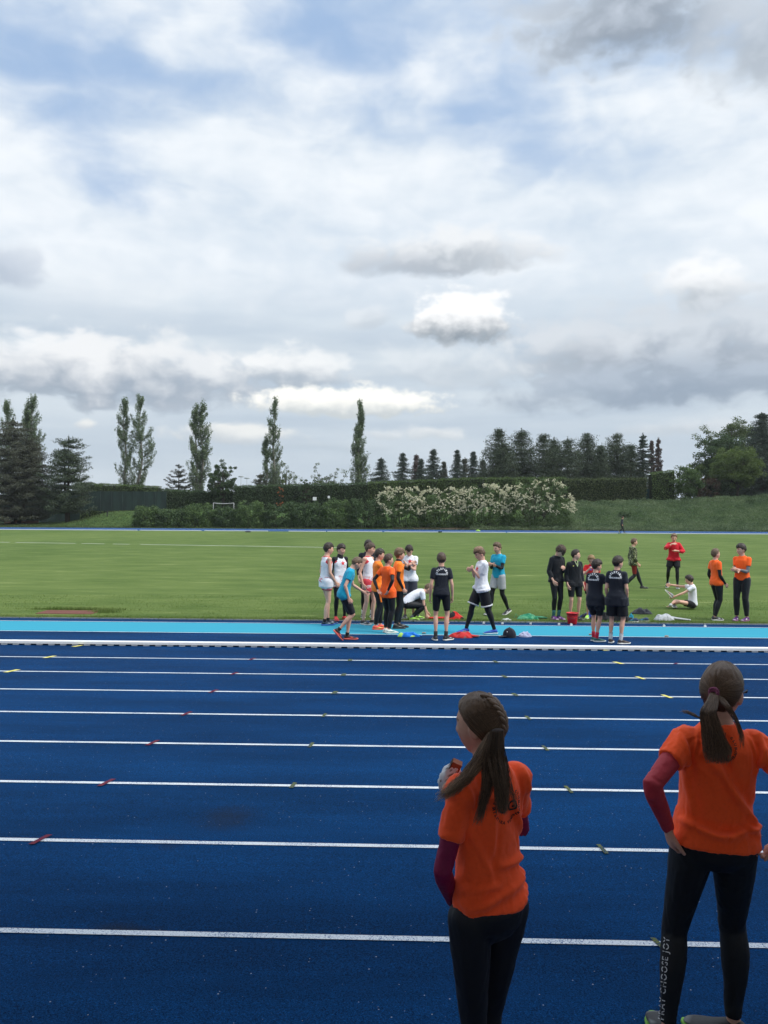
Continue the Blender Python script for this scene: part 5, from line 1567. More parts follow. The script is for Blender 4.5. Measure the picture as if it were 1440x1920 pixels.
# pair of trainers left on the grass
for (px, py, yw, lab) in ((1189, 1167, 82, 'navy blue trainer on the grass, left one of the pair by the grey sweatshirt'), (1209, 1166, 78, 'navy blue trainer with teal heel, right one of the pair by the grey sweatshirt')):
    g = pg(px, py); u, so = shoe_meshes(1.05, SHOES['navy']['col'], SHOES['navy']['sole'], (.03, .30, .40))
    o = link('trainer', u.mesh('trainer', [M_SHOE]), None, tuple(g), lab, 'shoe', 'trainers left on the grass'); o.rotation_euler = (0, 0, R(yw))
    link('sole', so.mesh('sole', [M_RUBBER]), o)

# little white take-off markers beside the runway
mb = MB(); mb.box((-.022, -.020, 0), (.022, .020, .030), (.70, .70, .68)); mb.box((-.017, -.015, .030), (.017, .015, .038), (.60, .60, .58))
mk = mb.mesh('marker_block', [m_attr('marker_plastic', .5, .4, .08, 20, 0)], False)
NAMES = ['small white marker block on the dark strip above the lone boy', 'small white marker block between the striding boy\'s feet', 'small white marker block right of the striding boy', 'small white marker block straight above the black cap', 'small white marker block left of the red bucket',
         'small white marker block just below the red bucket', 'small white marker block below the grey sweatshirt', 'small white marker block left of the rightmost boys']
for (px, py), lab in zip(((840, 1169.5), (907, 1170), (942, 1171), (995, 1171.5), (1048, 1172.5), (1071, 1173.5), (1245, 1175.5), (1322, 1176)), NAMES):
    o = link('marker_block', mk, None, tuple(pg(px, py) + [0, 0, .009]), lab, 'marker', 'small markers beside the runway'); o.rotation_euler = (0, 0, R((px * 7) % 30 - 15))
mb = MB(); mb.tube([(-.03, 0, .012), (.0, .01, .016), (.03, 0, .012)], [.014, .016, .012], 10, (0, 0, 1), (.28, .22, .18)); pb = mb.mesh('pebble_marker', [bpy.data.materials['marker_plastic']])
for (px, py), lab in zip(((795, 1189), (1108, 1191.5), (1250, 1195)), ('brownish flat marker near the blue jacket on the runway line', 'brownish flat marker behind the red-socked boy\'s shoes', 'brownish flat marker on the runway line, right of the club shirts')):
    link('flat_marker', pb, None, tuple(pg(px, py) + [0, 0, .009]), lab, 'marker', 'brownish markers on the runway line')

# take-off board let into the lawn
g0, g1 = pg(78, 1148), pg(184, 1148); mb = MB(); L = g1[0] - g0[0]
mb.box((0, -.33, -.06), (L, .33, .014), (.15, .062, .048))
link('rubber_slab', mb.mesh('rubber_slab', [m_attr('red_rubber', .9, .1, .25, 30, .4)], False), None, tuple((g0[0], g0[1], g0[2])), 'long reddish-brown rubber slab let into the grass at the left', 'slab')
# bits on the far kerb
g = pg(896, 996.5); mb = MB(); mb.ball((0, 0, .10), (.24, .15, .10), 12, None, (.40, .72, .12)); mb.ball((.15, -.02, .07), (.16, .12, .07), 10, None, (.36, .68, .12))
link('training_vest', mb.mesh('training_vest', [M_CLOTH]), None, tuple(g), 'fluorescent lime vest lying on the far kerb', 'vest')
for px, py, lab in ((465, 998, 'flat black object on the far grass edge, left of centre'), (824, 998.5, 'small black object on the far grass edge, behind the lone boy')):
    g = pg(px, py); mb = MB(); mb.ball((0, 0, .07), (.34 if px < 600 else .16, .2, .08), 10, None, (.012, .012, .013)); mb.ball((.15, 0, .08), (.16, .12, .06), 8, None, (.012, .012, .013))
    link('dark_bag', mb.mesh('dark_bag', [M_CLOTH]), None, tuple(g), lab, 'bag')
g = pg(716, 1032); mb = MB(); mb.ball((0, 0, .06), .06, 12, None, (.55, .60, .38)); link('ball', mb.mesh('ball', [M_RUBBER]), None, tuple(g), 'pale yellow ball on the infield above the orange shirts', 'ball')

# ================================================================== vegetation
M_BARK = m_soil('bark', (.030, .024, .018, 1), (.075, .062, .048, 1), 5.0)
M_PALEBARK = m_soil('pale_bark', (.10, .095, .08, 1), (.22, .21, .18, 1), 5.0)
L_POPLAR = m_leaf('poplar_leaves', (.080, .118, .058, 1), (.20, .255, .140, 1), .5, .40)
L_PINE = m_leaf('pine_needles', (.030, .048, .027, 1), (.082, .106, .058, 1), .7, .10)
L_PINEB = m_leaf('brownish_pine_needles', (.038, .043, .030, 1), (.095, .100, .064, 1), .7, .10)
L_SPRUCE = m_leaf('spruce_needles', (.028, .046, .034, 1), (.075, .100, .074, 1), .7, .08)
L_DEAD = m_leaf('dead_needles', (.075, .052, .044, 1), (.14, .10, .085, 1), .8, .05)
L_BROAD = m_leaf('dark_leaves', (.030, .058, .022, 1), (.080, .125, .048, 1), .55, .3)
L_LIGHT = m_leaf('light_leaves', (.060, .090, .030, 1), (.125, .165, .062, 1), .55, .30)
L_MID = m_leaf('mid_green_leaves', (.065, .105, .024, 1), (.145, .195, .052, 1), .55, .35)
L_HEDGE = m_leaf('hedge_leaves', (.040, .072, .018, 1), (.108, .158, .042, 1), .6, .15)
L_SHRUB = m_leaf('shrub_leaves', (.028, .055, .018, 1), (.080, .128, .044, 1), .55, .2)
L_SHRUBL = m_leaf('light_shrub_leaves', (.042, .080, .020, 1), (.108, .165, .050, 1), .55, .2)
L_FLOWER = m_leaf('white_blossom', (.52, .50, .34, 1), (.74, .71, .52, 1), .7, .2)
L_IVY = m_leaf('bank_cover_leaves', (.046, .086, .034, 1), (.155, .205, .098, 1), .55, .15, cs=.33, mixr=.40)
L_PURP = m_leaf('reddish_leaves', (.075, .050, .030, 1), (.14, .10, .06, 1), .6, .2)
L_ORANGE = m_leaf('rusty_leaves', (.22, .07, .02, 1), (.35, .13, .04, 1), .6, .2)
M_INNER = m_soil('inner_twigs', (.010, .016, .006, 1), (.022, .028, .012, 1), 3.0)
PXY = lambda px, py, Y: at(px, py, Y)


def leaf_arrays(P, size, g, up=.3, aspect=.55):
    """a diamond-shaped leaf or leaf spray at each point"""
    n = len(P); sz = size * g.uniform(.6, 1.35, n)[:, None]
    a = unit_rows(g.normal(size=(n, 3)) + [0, 0, up]); b = unit_rows(np.cross(a, g.normal(size=(n, 3))))
    V = np.stack([P - a * sz * .5, P + b * sz * aspect * .5, P + a * sz * .5, P - b * sz * aspect * .5], 1).reshape(-1, 3)
    return V, np.arange(4 * n).reshape(n, 4)


def crown_mesh(name, Ps, m, g):
    """Ps: list of (points, size, up, aspect)"""
    Vs = []; Fs = []; n = 0
    for P, sz, up, asp in Ps:
        V, F = leaf_arrays(np.asarray(P), sz, g, up, asp); Vs.append(V); Fs.append(F + n); n += len(V)
    return np_mesh(name, np.concatenate(Vs), np.concatenate(Fs), None, False, [m])


def wood_mesh(name, limbs, m):
    mb = MB()
    for pts, rad in limbs: mb.tube(pts, rad, 8, (0, 1, .3), round_caps=False)
    return mb.mesh(name, [m])


def plant(kind, loc, label, cat, limbs, crowns, group=None, bark=M_BARK):
    root = empty(kind, tuple(loc), label, cat, group)
    if limbs: link('trunk', wood_mesh('trunk', limbs, bark), root)
    for nm, me in crowns: link(nm, me, root)
    return root


def base_of(px, Y):
    p = at(px, 950, Y); return np.array([p[0], Y, float(terrain(np.array([p[0]]), np.array([Y]))[0]) - .05])


def hgt(px, top, Y): return at(px, top, Y)[2] - base_of(px, Y)[2]


def clump(g, c, r, n):
    q = g.normal(size=(n, 3)); q = unit_rows(q) * (g.uniform(0, 1, n) ** .45)[:, None]
    return c + q * np.asarray(r)


def poplar(label, px, top, wpx, Y, seed, stems=((0, 1.0, 1.0),), low=.06, dens=1.0, group='tall poplars along the skyline'):
    g = np.random.default_rng(seed); b = base_of(px, Y); h = hgt(px, top, Y); W = wpx * Y / F_PX / 2 * 1.12
    limbs = []; P = []
    for ox, hf, wf in stems:
        H = h * hf; o = np.array([ox * W, 0, 0])
        z = np.linspace(0, H, 9); path = np.stack([o[0] * np.clip(z / H * 3, 0, 1) + .12 * W * np.sin(z * .55 + seed), .1 * W * np.cos(z * .4), z], 1)
        limbs.append((path, np.linspace(.32, .03, 9) * (H / 20)))
        nb = int(72 * dens * H / 20)
        for i in range(nb):
            t = g.uniform(low, .97); z0 = H * t
            prof = np.interp(t, [0, .12, .3, .5, .75, .92, 1], [.35, .72, .98, 1.0, .74, .42, .12]) * W * wf
            a = g.uniform(0, 2 * np.pi); L = H * g.uniform(.08, .15) * (1.1 - .5 * t)
            p0 = np.array([np.interp(z0, z, path[:, 0]), np.interp(z0, z, path[:, 1]), z0])
            out = np.array([math.cos(a), math.sin(a), 0]); reach = prof * g.uniform(.55, 1.08)
            p1 = p0 + out * reach * .8 + [0, 0, L * .55]; p2 = p0 + out * reach + [0, 0, L]
            limbs.append(([p0, p1, p2], [.05, .03, .012]))
            for q in np.linspace(.25, 1.0, 5):
                c = p0 + (p1 - p0) * min(q * 1.6, 1) if q < .62 else p1 + (p2 - p1) * (q - .62) / .38
                P.append(clump(g, c, np.array([.38, .38, .60]) * g.uniform(.6, 1.25), int(g.integers(22, 44))))
        for t in np.linspace(.9, 1.0, 8): P.append(clump(g, np.array([np.interp(H * t, z, path[:, 0]), 0, H * t]), [.25, .25, .5], 26))
    P = np.concatenate(P)
    return plant('poplar_tree', b, label, 'tree', limbs, [('crown', crown_mesh('crown', [(P, .20, .4, .62)], L_POPLAR, g))], group, M_PALEBARK)


def conifer(kind, label, px, top, wpx, Y, seed, mtl=None, droop=.15, shape=((0, 1), (.35, .95), (.7, .55), (1, .04)), low=.06, pad=(.42, .42, .17), dens=1.0, whorl=.62, gaps=.12, trunk_r=.22, group=None, upt=.25, leaf=.26, multi=1, lean=0, wide=1.15):
    g = np.random.default_rng(seed); b = base_of(px, Y); h = hgt(px, top, Y); W = wpx * Y / F_PX / 2 * wide
    limbs = []; P = []
    for s_ in range(multi):
        o = np.array([0, 0, 0.]) if s_ == 0 else np.array([g.uniform(-.35, .35) * W, g.uniform(-.2, .2) * W, 0])
        hh = h * (1 if s_ == 0 else g.uniform(.72, .92))
        top_ = np.array([lean * W, 0, hh]) + o
        limbs.append((np.array([o * .3, (o + top_) * .5 * [.9, 1, 1], top_]), [trunk_r, trunk_r * .55, .02]))
        z = h * low
        while z < hh * .985:
            t = z / hh; prof = np.interp(t, [q[0] for q in shape], [q[1] for q in shape]) * W * (1 if s_ == 0 else .7)
            nb = int(np.clip(round(6.5 + prof * 1.3), 5, 12)); a0 = g.uniform(0, 6.28)
            axis = (o * .3) * (1 - t) + top_ * t
            for i in range(nb):
                if g.uniform() < gaps: continue
                a = a0 + i * 6.283 / nb + g.uniform(-.3, .3); L = prof * g.uniform(.55, 1.18)
                out = np.array([math.cos(a), math.sin(a), 0]); p0 = np.array([axis[0], axis[1], z + g.uniform(-.2, .2)])
                p1 = p0 + out * L * .6 + [0, 0, -droop * L * .6]; p2 = p0 + out * L + [0, 0, -droop * L + upt * L * .5]
                limbs.append(([p0, p1, p2], [.055, .035, .012]))
                m = max(3, int(L / .36 * dens))
                for q in np.linspace(.22, 1.0, m):
                    c = p0 + (p1 - p0) * q / .6 if q < .6 else p1 + (p2 - p1) * (q - .6) / .4
                    w = 1.0 - .35 * abs(q - .65)
                    P.append(clump(g, c, np.array(pad) * w * g.uniform(.7, 1.25), int(g.integers(22, 40))))
            z += whorl * g.uniform(.75, 1.25)
        P.append(clump(g, top_ - [0, 0, .35], [.16, .16, .5], 40))
    P = np.concatenate(P)
    return plant(kind, b, label, 'tree', limbs, [('crown', crown_mesh('crown', [(P, leaf, .15, .30)], mtl or L_PINE, g))], group)


PINE = ((0, .75), (.15, .95), (.45, 1.0), (.7, .80), (.88, .42), (1, .06))
SPR = ((0, 1.0), (.3, .85), (.6, .5), (.85, .2), (1, .02))


def broad(kind, label, px, top, wpx, Y, seed, mtl, low=.15, clumps=70, leaf=.30, per=70, trunk_r=.25, wild=.18, group=None, sy=.9, open_=.0, base=None, cr=.85):
    g = np.random.default_rng(seed); b = base if base is not None else base_of(px, Y); h = (at(px, top, Y)[2] - b[2]); W = wpx * Y / F_PX / 2
    limbs = [(np.array([[0, 0, 0], [.05 * W, 0, h * .25], [-.04 * W, .03 * W, h * .55], [0, 0, h * .85]]), [trunk_r, trunk_r * .75, trunk_r * .4, .03])]
    P = []; cz = h * (low + 1) / 2; rz = h * (1 - low) / 2
    for i in range(clumps):
        d = unit(g.normal(size=3)); rr = g.uniform(.35, 1.0) ** .6
        lob = 1 + wild * float(perlin((d * 1.7 + seed)[None])[0]) * 2.0
        c = np.array([0, 0, cz]) + d * np.array([W, W * sy, rz]) * rr * lob * .9
        c[2] = max(c[2], h * low * .8 + .2)
        r0 = cr * g.uniform(.55, 1.2) * (W / 4.5) ** .5
        if g.uniform() < open_: continue
        P.append(clump(g, c, np.array([r0, r0, r0 * .72]), per))
        if i % 2 == 0:
            s0 = np.array([0, 0, h * g.uniform(.15, .6)]); limbs.append(([s0, (s0 + c) / 2 + [0, 0, -.1 * h * .3], c], [trunk_r * .3, trunk_r * .16, .015]))
    P = np.concatenate(P)
    return plant(kind, b, label, 'tree' if kind.endswith('tree') else 'shrub', limbs, [('crown', crown_mesh('crown', [(P, leaf, .2, .6)], mtl, g))], group)


def shrub(label, x0px, x1px, top, Y, seed, mtl, depth=2.6, per=4200, leaf=.19, flowers=0, base=None, kind='shrub', group=None, bot=None, rough=.20, flower_size=.115):
    """bushy mass from the ground up: leaves in clumps over and inside a lumpy dome"""
    g = np.random.default_rng(seed); pm = (x0px + x1px) / 2; b = base_of(pm, Y) if base is None else np.array(base, float)
    W = (x1px - x0px) * Y / F_PX / 2; h = at(pm, top, Y)[2] - b[2]
    P = []; n = max(40, int(per / 30)); stems = []
    for i in range(n):
        a = g.uniform(0, 2 * np.pi); el = g.uniform(0, 1) ** 1.35; rr = g.uniform(.60, 1.0)
        cx = W * math.cos(a) * math.sqrt(1 - (el * .92) ** 4.5) * rr; cy = depth / 2 * math.sin(a) * math.sqrt(1 - (el * .92) ** 4.5) * rr
        lump = 1 + rough * float(perlin(np.array([[cx * .8 + seed, cy * .8, el * 2]]))[0])
        c = np.array([cx, cy, .12 + el * h * .90 * lump * (rr * .3 + .7)])
        P.append(clump(g, c, np.array([.46, .44, .38]) * g.uniform(.7, 1.3), int(g.integers(46, 76))))
        if i % 12 == 0: stems.append(([np.array([cx * .15, cy * .15, 0]), c * [.6, .6, .55], c], [.05, .035, .012]))
    crowns = [('crown', crown_mesh('crown', [(np.concatenate(P), leaf, .25, .62)], mtl, g))]
    if flowers:
        Q = []
        for i in range(flowers):
            a = g.uniform(0, 2 * np.pi); el = g.uniform(.22, 1) ** .8
            r_ = math.sqrt(max(1 - (el * .95) ** 4.5, 0))
            c = np.array([W * math.cos(a) * r_ * 1.04, -abs(depth / 2 * math.sin(a)) * r_ * 1.04 * (1 if g.uniform() < .8 else -1), .15 + el * h * .97])
            if float(perlin(np.array([[c[0] * .85 + seed, c[1] * .85, c[2] * .95]]))[0]) < -.02: continue
            d = unit(np.array([g.normal() * .8 + math.cos(a) * .6, -.4, g.uniform(-.5, .9)]))
            ln = g.uniform(.12, .55)
            for q in np.linspace(0, 1, 5): Q.append(clump(g, c + d * q * ln - [0, 0, .16 * q * q] + g.normal(0, .05, 3), [.08, .08, .07], 5))
        crowns.append(('blossom', crown_mesh('blossom', [(np.concatenate(Q), flower_size, .2, .8)], L_FLOWER, g)))
    return plant(kind, b, label, 'shrub', stems, crowns, group)


def hedge(label, x0px, x1px, topL, topR, Y, seed, mtl, thick=1.4, zb=None, dens=150, leaf=.17, dip=0.0, kind='hedge'):
    """clipped hedge: small leaves densely set on and just under its faces"""
    g = np.random.default_rng(seed); b = base_of((x0px + x1px) / 2, Y); xa, xb = at(x0px, 950, Y)[0] - b[0], at(x1px, 950, Y)[0] - b[0]
    n = int((xb - xa) * 5.5 * dens); x = g.uniform(xa, xb, n)
    zt = np.interp(x, [xa, xb], [at(x0px, topL, Y)[2] - b[2], at(x1px, topR, Y)[2] - b[2]]); gnd = terrain(x + b[0], np.full(n, Y)) - b[2]
    zt = zt + .14 * perlin(np.stack([x * .9, x * 0, x * 0 + seed], 1)) + .06 * perlin(np.stack([x * 3.1, x * 0, x * 0 + seed], 1))
    face = g.uniform(0, 1, n); u = g.uniform(0, 1, n)
    y = np.where(face < .62, -thick / 2, np.where(face < .82, g.uniform(-.5, .5, n) * thick, thick / 2)) + g.normal(0, .13, n)
    z = np.where((face >= .62) & (face < .82), zt, gnd + (zt - gnd) * u) + np.where(face < .62, 0, .05) - np.abs(g.normal(0, .10, n)) + .22 * (g.uniform(0, 1, n) ** 9) * (face > .6)
    P = np.stack([x, y + .12 * perlin(np.stack([x * 1.2, z * 1.2, z * 0 + seed], 1)), z], 1)
    mb = MB(); xs_ = np.linspace(xa + .1, xb - .1, 40)
    V = []; 
    zc = np.interp(xs_, x[np.argsort(x)], zt[np.argsort(x)])
    rings = [np.array([[q, -thick / 2 + .30, float(terrain(np.array([q + b[0]]), np.array([Y]))[0]) - b[2] - .1], [q, -thick / 2 + .30, t - .20], [q, thick / 2 - .22, t - .20], [q, thick / 2 - .22, float(terrain(np.array([q + b[0]]), np.array([Y]))[0]) - b[2] - .1]]) for q, t in zip(xs_, zc)]
    mb.loft(rings, True)
    root = empty(kind, tuple(b), label, 'hedge')
    link('branches', mb.mesh('branches', [M_INNER], False), root)
    link('foliage', crown_mesh('foliage', [(P, leaf, .2, .6)], mtl, g), root)
    return root


# ---- poplars
poplar('poplar at the left edge, standing half hidden behind the brownish pine', 14, 757, 34, 140, 101, low=.2)
poplar('poplar right behind the big left pine, its tip rising above it', 57, 749, 46, 140, 102, ((-.25, .93, .7), (.12, 1.0, .85)), low=.15)
poplar('broad twin-stemmed poplar, the widest of the tall ones', 252, 747, 66, 138, 103, ((-.52, .97, .46), (.30, 1.0, .72)), low=.10)
poplar('bushy single poplar second in the row of four free-standing ones', 373, 762, 46, 138, 104, ((-.22, .96, .75), (.2, 1.0, .8)), low=.10)
poplar('slim poplar with a lopsided lower left side, third in the row', 511, 752, 30, 138, 105, ((.12, 1.0, .95), (-.75, .64, .55)), low=.06, dens=.9)
poplar('slim poplar furthest right in the row, beside the flowering bushes', 672, 757, 35, 138, 106, ((-.05, .80, 1.0), (.05, 1.0, .62)), low=.05, dens=1.0)
# ---- pines at the left
conifer('pine_tree', 'large dark brownish pine cut off by the left edge', 24, 783, 150, 117, 111, L_PINEB, .12, ((0, .5), (.08, .9), (.35, 1.0), (.6, .78), (.85, .45), (1, .12)), low=.07, pad=(.85, .85, .32), gaps=.06, multi=2, trunk_r=.3, whorl=.75)
conifer('pine_tree', 'dark spreading pine with a bare trunk on the left mound', 128, 817, 92, 116, 112, L_PINE, .10, ((0, .55), (.12, .95), (.4, 1.0), (.62, .80), (.82, .60), (.94, .38), (1, .16)), low=.14, pad=(.75, .75, .28), gaps=.14, multi=2, trunk_r=.26, whorl=.85, upt=.5)
# ---- small trees between the poplars
conifer('pine_tree', 'small greyish pine left of the second free-standing poplar', 335, 871, 52, 142, 113, L_PINEB, .05, PINE, low=.12, upt=.5, gaps=.25, whorl=.8)
broad('broadleaf_tree', 'dark round-leaved tree right of the second free-standing poplar', 418, 867, 58, 134, 114, L_BROAD, .10, 130, .26, 60, wild=.3, cr=.7)
conifer('pine_tree', 'small ragged pine at the foot of the lopsided poplar', 488, 888, 34, 136, 115, L_PINEB, .05, PINE, low=.12, upt=.4, gaps=.2)
broad('birch_tree', 'airy pale green tree right of the lopsided poplar', 536, 874, 54, 142, 116, L_LIGHT, .08, 120, .19, 46, open_=.1, wild=.3, cr=.75)
broad('broadleaf_tree', 'small dark loose-branched tree between birch and feathery tree', 573, 898, 30, 132, 117, L_BROAD, .05, 70, .24, 40, wild=.35, cr=.55)
broad('sumac_tree', 'wide feathery light green tree left of the last poplar', 613, 880, 84, 140, 118, L_LIGHT, .10, 140, .20, 44, open_=.1, wild=.55, cr=.62)
# ---- spruces in the middle
for i, (px, top, w, mt, lab) in enumerate((
        (714, 858, 50, L_SPRUCE, 'dark spruce just right of the last poplar'), (755, 849, 46, L_SPRUCE, 'spruce second right of the last poplar, with wide lower boughs'),
        (780, 852, 26, L_DEAD, 'thin reddish-brown spruce left of the tallest middle spruce'), (789, 861, 24, L_SPRUCE, 'thin dark spruce touching the reddish-brown one'),
        (812, 842, 46, L_SPRUCE, 'tallest dark spruce above the white flowering bushes'), (832, 866, 26, L_PINEB, 'grey-brown small spruce right of the tallest middle spruce'),
        (857, 845, 36, L_SPRUCE, 'left one of the two pointed spruces above the flowering bushes'), (871, 858, 20, L_PINEB, 'thin thinly leaved spruce squeezed between two pointed spruces'),
        (887, 846, 36, L_SPRUCE, 'right one of the two pointed spruces above the flowering bushes'), (905, 860, 24, L_PINEB, 'small brownish spruce at the left end of the pine row'))):
    conifer('spruce_tree', lab, px, top, w, 146 + (i % 3) * 3, 130 + i, mt, .34, SPR, low=.05, pad=(.50, .50, .30), whorl=.48, gaps=.08, upt=.30, trunk_r=.16, group='spruces behind the hedge', leaf=.24, wide=1.95)
# ---- pine row at the right
for i, (px, top, w, lab) in enumerate((
        (935, 807, 50, 'first pine of the dark row, with a broad pointed crown'), (977, 804, 54, 'second and tallest pine of the dark row'), (1018, 816, 44, 'third pine of the row, its crown thin and open'),
        (1038, 819, 36, 'narrow pine squeezed into the middle of the row'), (1064, 820, 46, 'rounded pine in the middle of the row'), (1101, 812, 50, 'dense pointed pine right of the row\'s middle'),
        (1126, 838, 28, 'low narrow pine in the gap before the last wide pine'), (1156, 814, 58, 'widest pine of the row, near its right end'), (1183, 836, 30, 'small dark pine leaning against the widest one'))):
    conifer('pine_tree', lab, px, top, w, 140 + (i % 2) * 4, 150 + i, L_PINE, .08, PINE, low=.10, pad=(.95, .95, .55), whorl=.72, gaps=.10, upt=.65, trunk_r=.24, wide=1.42, leaf=.28, group='dark pines in a row behind the hedge', multi=1 + (i % 3 == 0))
conifer('cypress_tree', 'slim dark spruce rising between the pine row and the dead trees', 1205, 812, 30, 140, 161, L_SPRUCE, .3, ((0, 1), (.5, .75), (.8, .42), (1, .05)), low=.04, whorl=.5, wide=1.8)
conifer('dead_spruce', 'dead reddish-brown spruce, left one of the pair', 1221, 826, 24, 142, 162, L_DEAD, .3, ((0, 1), (.4, .6), (.8, .35), (1, .08)), low=.04, whorl=.34, pad=(.26, .26, .26), gaps=.45, group='dead brown spruces', wide=1.7)
conifer('dead_spruce', 'dead reddish-brown spruce, right one of the pair', 1234, 821, 20, 142, 163, L_DEAD, .3, ((0, 1.2), (.3, .5), (.8, .30), (1, .12)), low=.04, whorl=.34, pad=(.24, .24, .26), gaps=.45, group='dead brown spruces', wide=1.7)
# ---- right hand trees
broad('willow_tree', 'tall pale green tree with a rounded top behind the dark broadleaf', 1382, 777, 128, 138, 171, L_LIGHT, .2, 210, .24, 110, .35, wild=.25)
broad('broadleaf_tree', 'dark spreading broadleaf tree with a branch reaching left', 1362, 812, 124, 131, 172, L_BROAD, .04, 260, .28, 100, .35, wild=.28, cr=.85)
conifer('cypress_tree', 'dense dark conifer cut off by the right edge', 1428, 773, 62, 127, 173, L_SPRUCE, .25, ((0, 1), (.4, .95), (.75, .6), (.92, .36), (1, .15)), low=.03, whorl=.5, pad=(.6, .6, .34), gaps=.05, trunk_r=.3, wide=1.3)
broad('lime_tree', 'round-crowned mid green tree with a short trunk on the bank', 1382, 833, 98, 122.5, 174, L_MID, .18, 240, .20, 120, .20, wild=.10)
broad('light_shrub', 'light green bush behind the hedge below the dark broadleaf', 1312, 862, 66, 131, 175, L_MID, .0, 90, .22, 90, .08, wild=.25)
broad('light_shrub', 'sparse grey-green bush right of the dead spruces', 1262, 872, 44, 133, 176, L_LIGHT, .0, 26, .26, 30, .06, open_=.35, wild=.4)
# ---- hedges on the bank
hedge('clipped dark thuja hedge, long one left of the white bush gap', 690, 905, 905, 896, 128, 181, L_HEDGE)
hedge('clipped dark thuja hedge above the flowering bushes', 905, 1062, 897, 896, 127, 182, L_HEDGE)
hedge('long clipped hedge with a brownish face, right of the flowering bushes', 1060, 1211, 899, 897, 124, 183, m_leaf('browned_hedge_leaves', (.034, .052, .016, 1), (.090, .115, .036, 1), .6, .15))
hedge('dark overgrown hedge block left of the rounded green one', 1218, 1262, 888, 882, 124.5, 184, L_HEDGE, 2.4)
broad('hedge_bush', 'rounded bright green clipped bush at the right end of the hedges', 1288, 871, 66, 123.5, 185, L_SHRUBL, .0, 90, .24, 90, .1, wild=.08)
hedge('dark hedge behind the left mound, under the twin-stemmed poplar', 152, 300, 906, 913, 134, 186, L_HEDGE, 2.2)
hedge('low dark hedge between the twin poplar and the small pine', 296, 470, 918, 925, 135, 187, L_BROAD, 2.0)
hedge('low dark hedge behind the bushes left of the flowering ones', 440, 700, 912, 906, 134, 188, L_BROAD, 2.2)
broad('rusty_shrub', 'small rusty orange bush at the foot of the lopsided poplar', 526, 904, 18, 131, 189, L_ORANGE, .0, 14, .2, 40, .05, cr=.4)
hedge('dark hedge on the crest behind the round-crowned tree', 1330, 1480, 908, 900, 129, 191, L_SHRUB, 2.2)
shrub('reddish-brown bush behind the right bank, left of the round-crowned tree', 1308, 1350, 892, 128, 190, L_PURP, 2.0, 1800)
# ---- row of bushes at the foot of the bank
for i, (x0, x1, top, Y, mt, lab) in enumerate((
        (252, 300, 947, 109, L_SHRUBL, 'first bush of the long row, at its left end'), (285, 350, 952, 109.3, L_SHRUB, 'low brownish-green bush second in the long row'), (338, 406, 943, 109.3, L_SHRUBL, 'rounded bright green bush third in the long row'),
        (398, 446, 951, 109.5, L_SHRUB, 'low dark bush below the white goal'), (438, 500, 941, 109.2, L_SHRUBL, 'bright bush right of the white goal'), (488, 560, 939, 109.6, L_SHRUB, 'broad bush below the birch'),
        (545, 610, 938, 109.3, L_SHRUB, 'bush below the feathery tree with pale leaves at its foot'), (598, 664, 936, 109.5, L_SHRUBL, 'bush below the white signs'), (648, 722, 933, 109.2, L_SHRUB, 'last dark bush left of the flowering ones'))):
    shrub(lab, x0, x1, top, Y, 200 + i, mt, 3.4, 6000, .18, group='bushes in a row beyond the far straight')
shrub('white flowering bush, left one with long blossom sprays', 706, 800, 912, 110, 221, L_SHRUBL, 4.2, 6400, .18, 380, group='white flowering bushes')
shrub('white flowering bush, low middle one of the row', 785, 870, 913, 110.3, 222, L_SHRUBL, 4.0, 6000, .18, 330, group='white flowering bushes')
shrub('white flowering bush below the two pointed spruces', 855, 950, 908, 110.2, 223, L_SHRUBL, 4.0, 6400, .18, 460, rough=.4, group='white flowering bushes')
shrub('tallest white flowering bush, at the right end of the row', 935, 1072, 900, 110.6, 224, L_SHRUBL, 5.0, 9500, .18, 560, rough=.45, group='white flowering bushes')
for i, (px, Y, w, h, lab) in enumerate(((1172, 113.5, 34, .9, 'small dark bush on the bank beside the distant walker'), (1284, 120, 14, .9, 'small round bush on the crest of the right bank'), (1408, 117, 14, .7, 'low tuft bush on the right bank below the round-crowned tree'), (1045, 108.5, 60, .7, 'low bush at the foot of the tallest flowering bush'))):
    b = base_of(px, Y); k = (w / 2) * Y / F_PX; g = np.random.default_rng(300 + i)
    P = np.concatenate([clump(g, np.array([g.uniform(-.6, .6) * k, g.uniform(-.4, .4), h * g.uniform(.2, .7)]), [.4, .4, .28], 60) for _ in range(max(6, int(k * 9)))])
    plant('low_shrub', b, lab, 'shrub', [], [('foliage', crown_mesh('foliage', [(P, .2, .3, .6)], L_SHRUB, g))])


# ---- ground cover on the bank
def cover(name, xlo, xhi, ylo, yhi, n, mtl, seed, leaf, lift=.16, cond=None):
    g = np.random.default_rng(seed); x = g.uniform(xlo, xhi, n); y = g.uniform(ylo, yhi, n)
    if cond is not None:
        k = cond(x, y, g); x, y = x[k], y[k]
    hgt_ = lift * (.4 + .9 * np.clip(perlin(np.stack([x * .5, y * .8, x * 0 + seed], 1)) + .6 * perlin(np.stack([x * 1.4, y * 2, x * 0 + seed], 1)) + .4, 0, 2)) * g.uniform(.1, 1, len(x))
    P = np.stack([x, y, terrain(x, y) + hgt_], 1)
    return link(name, crown_mesh(name, [(P, leaf, .8, .6)], mtl, g), kind='stuff')


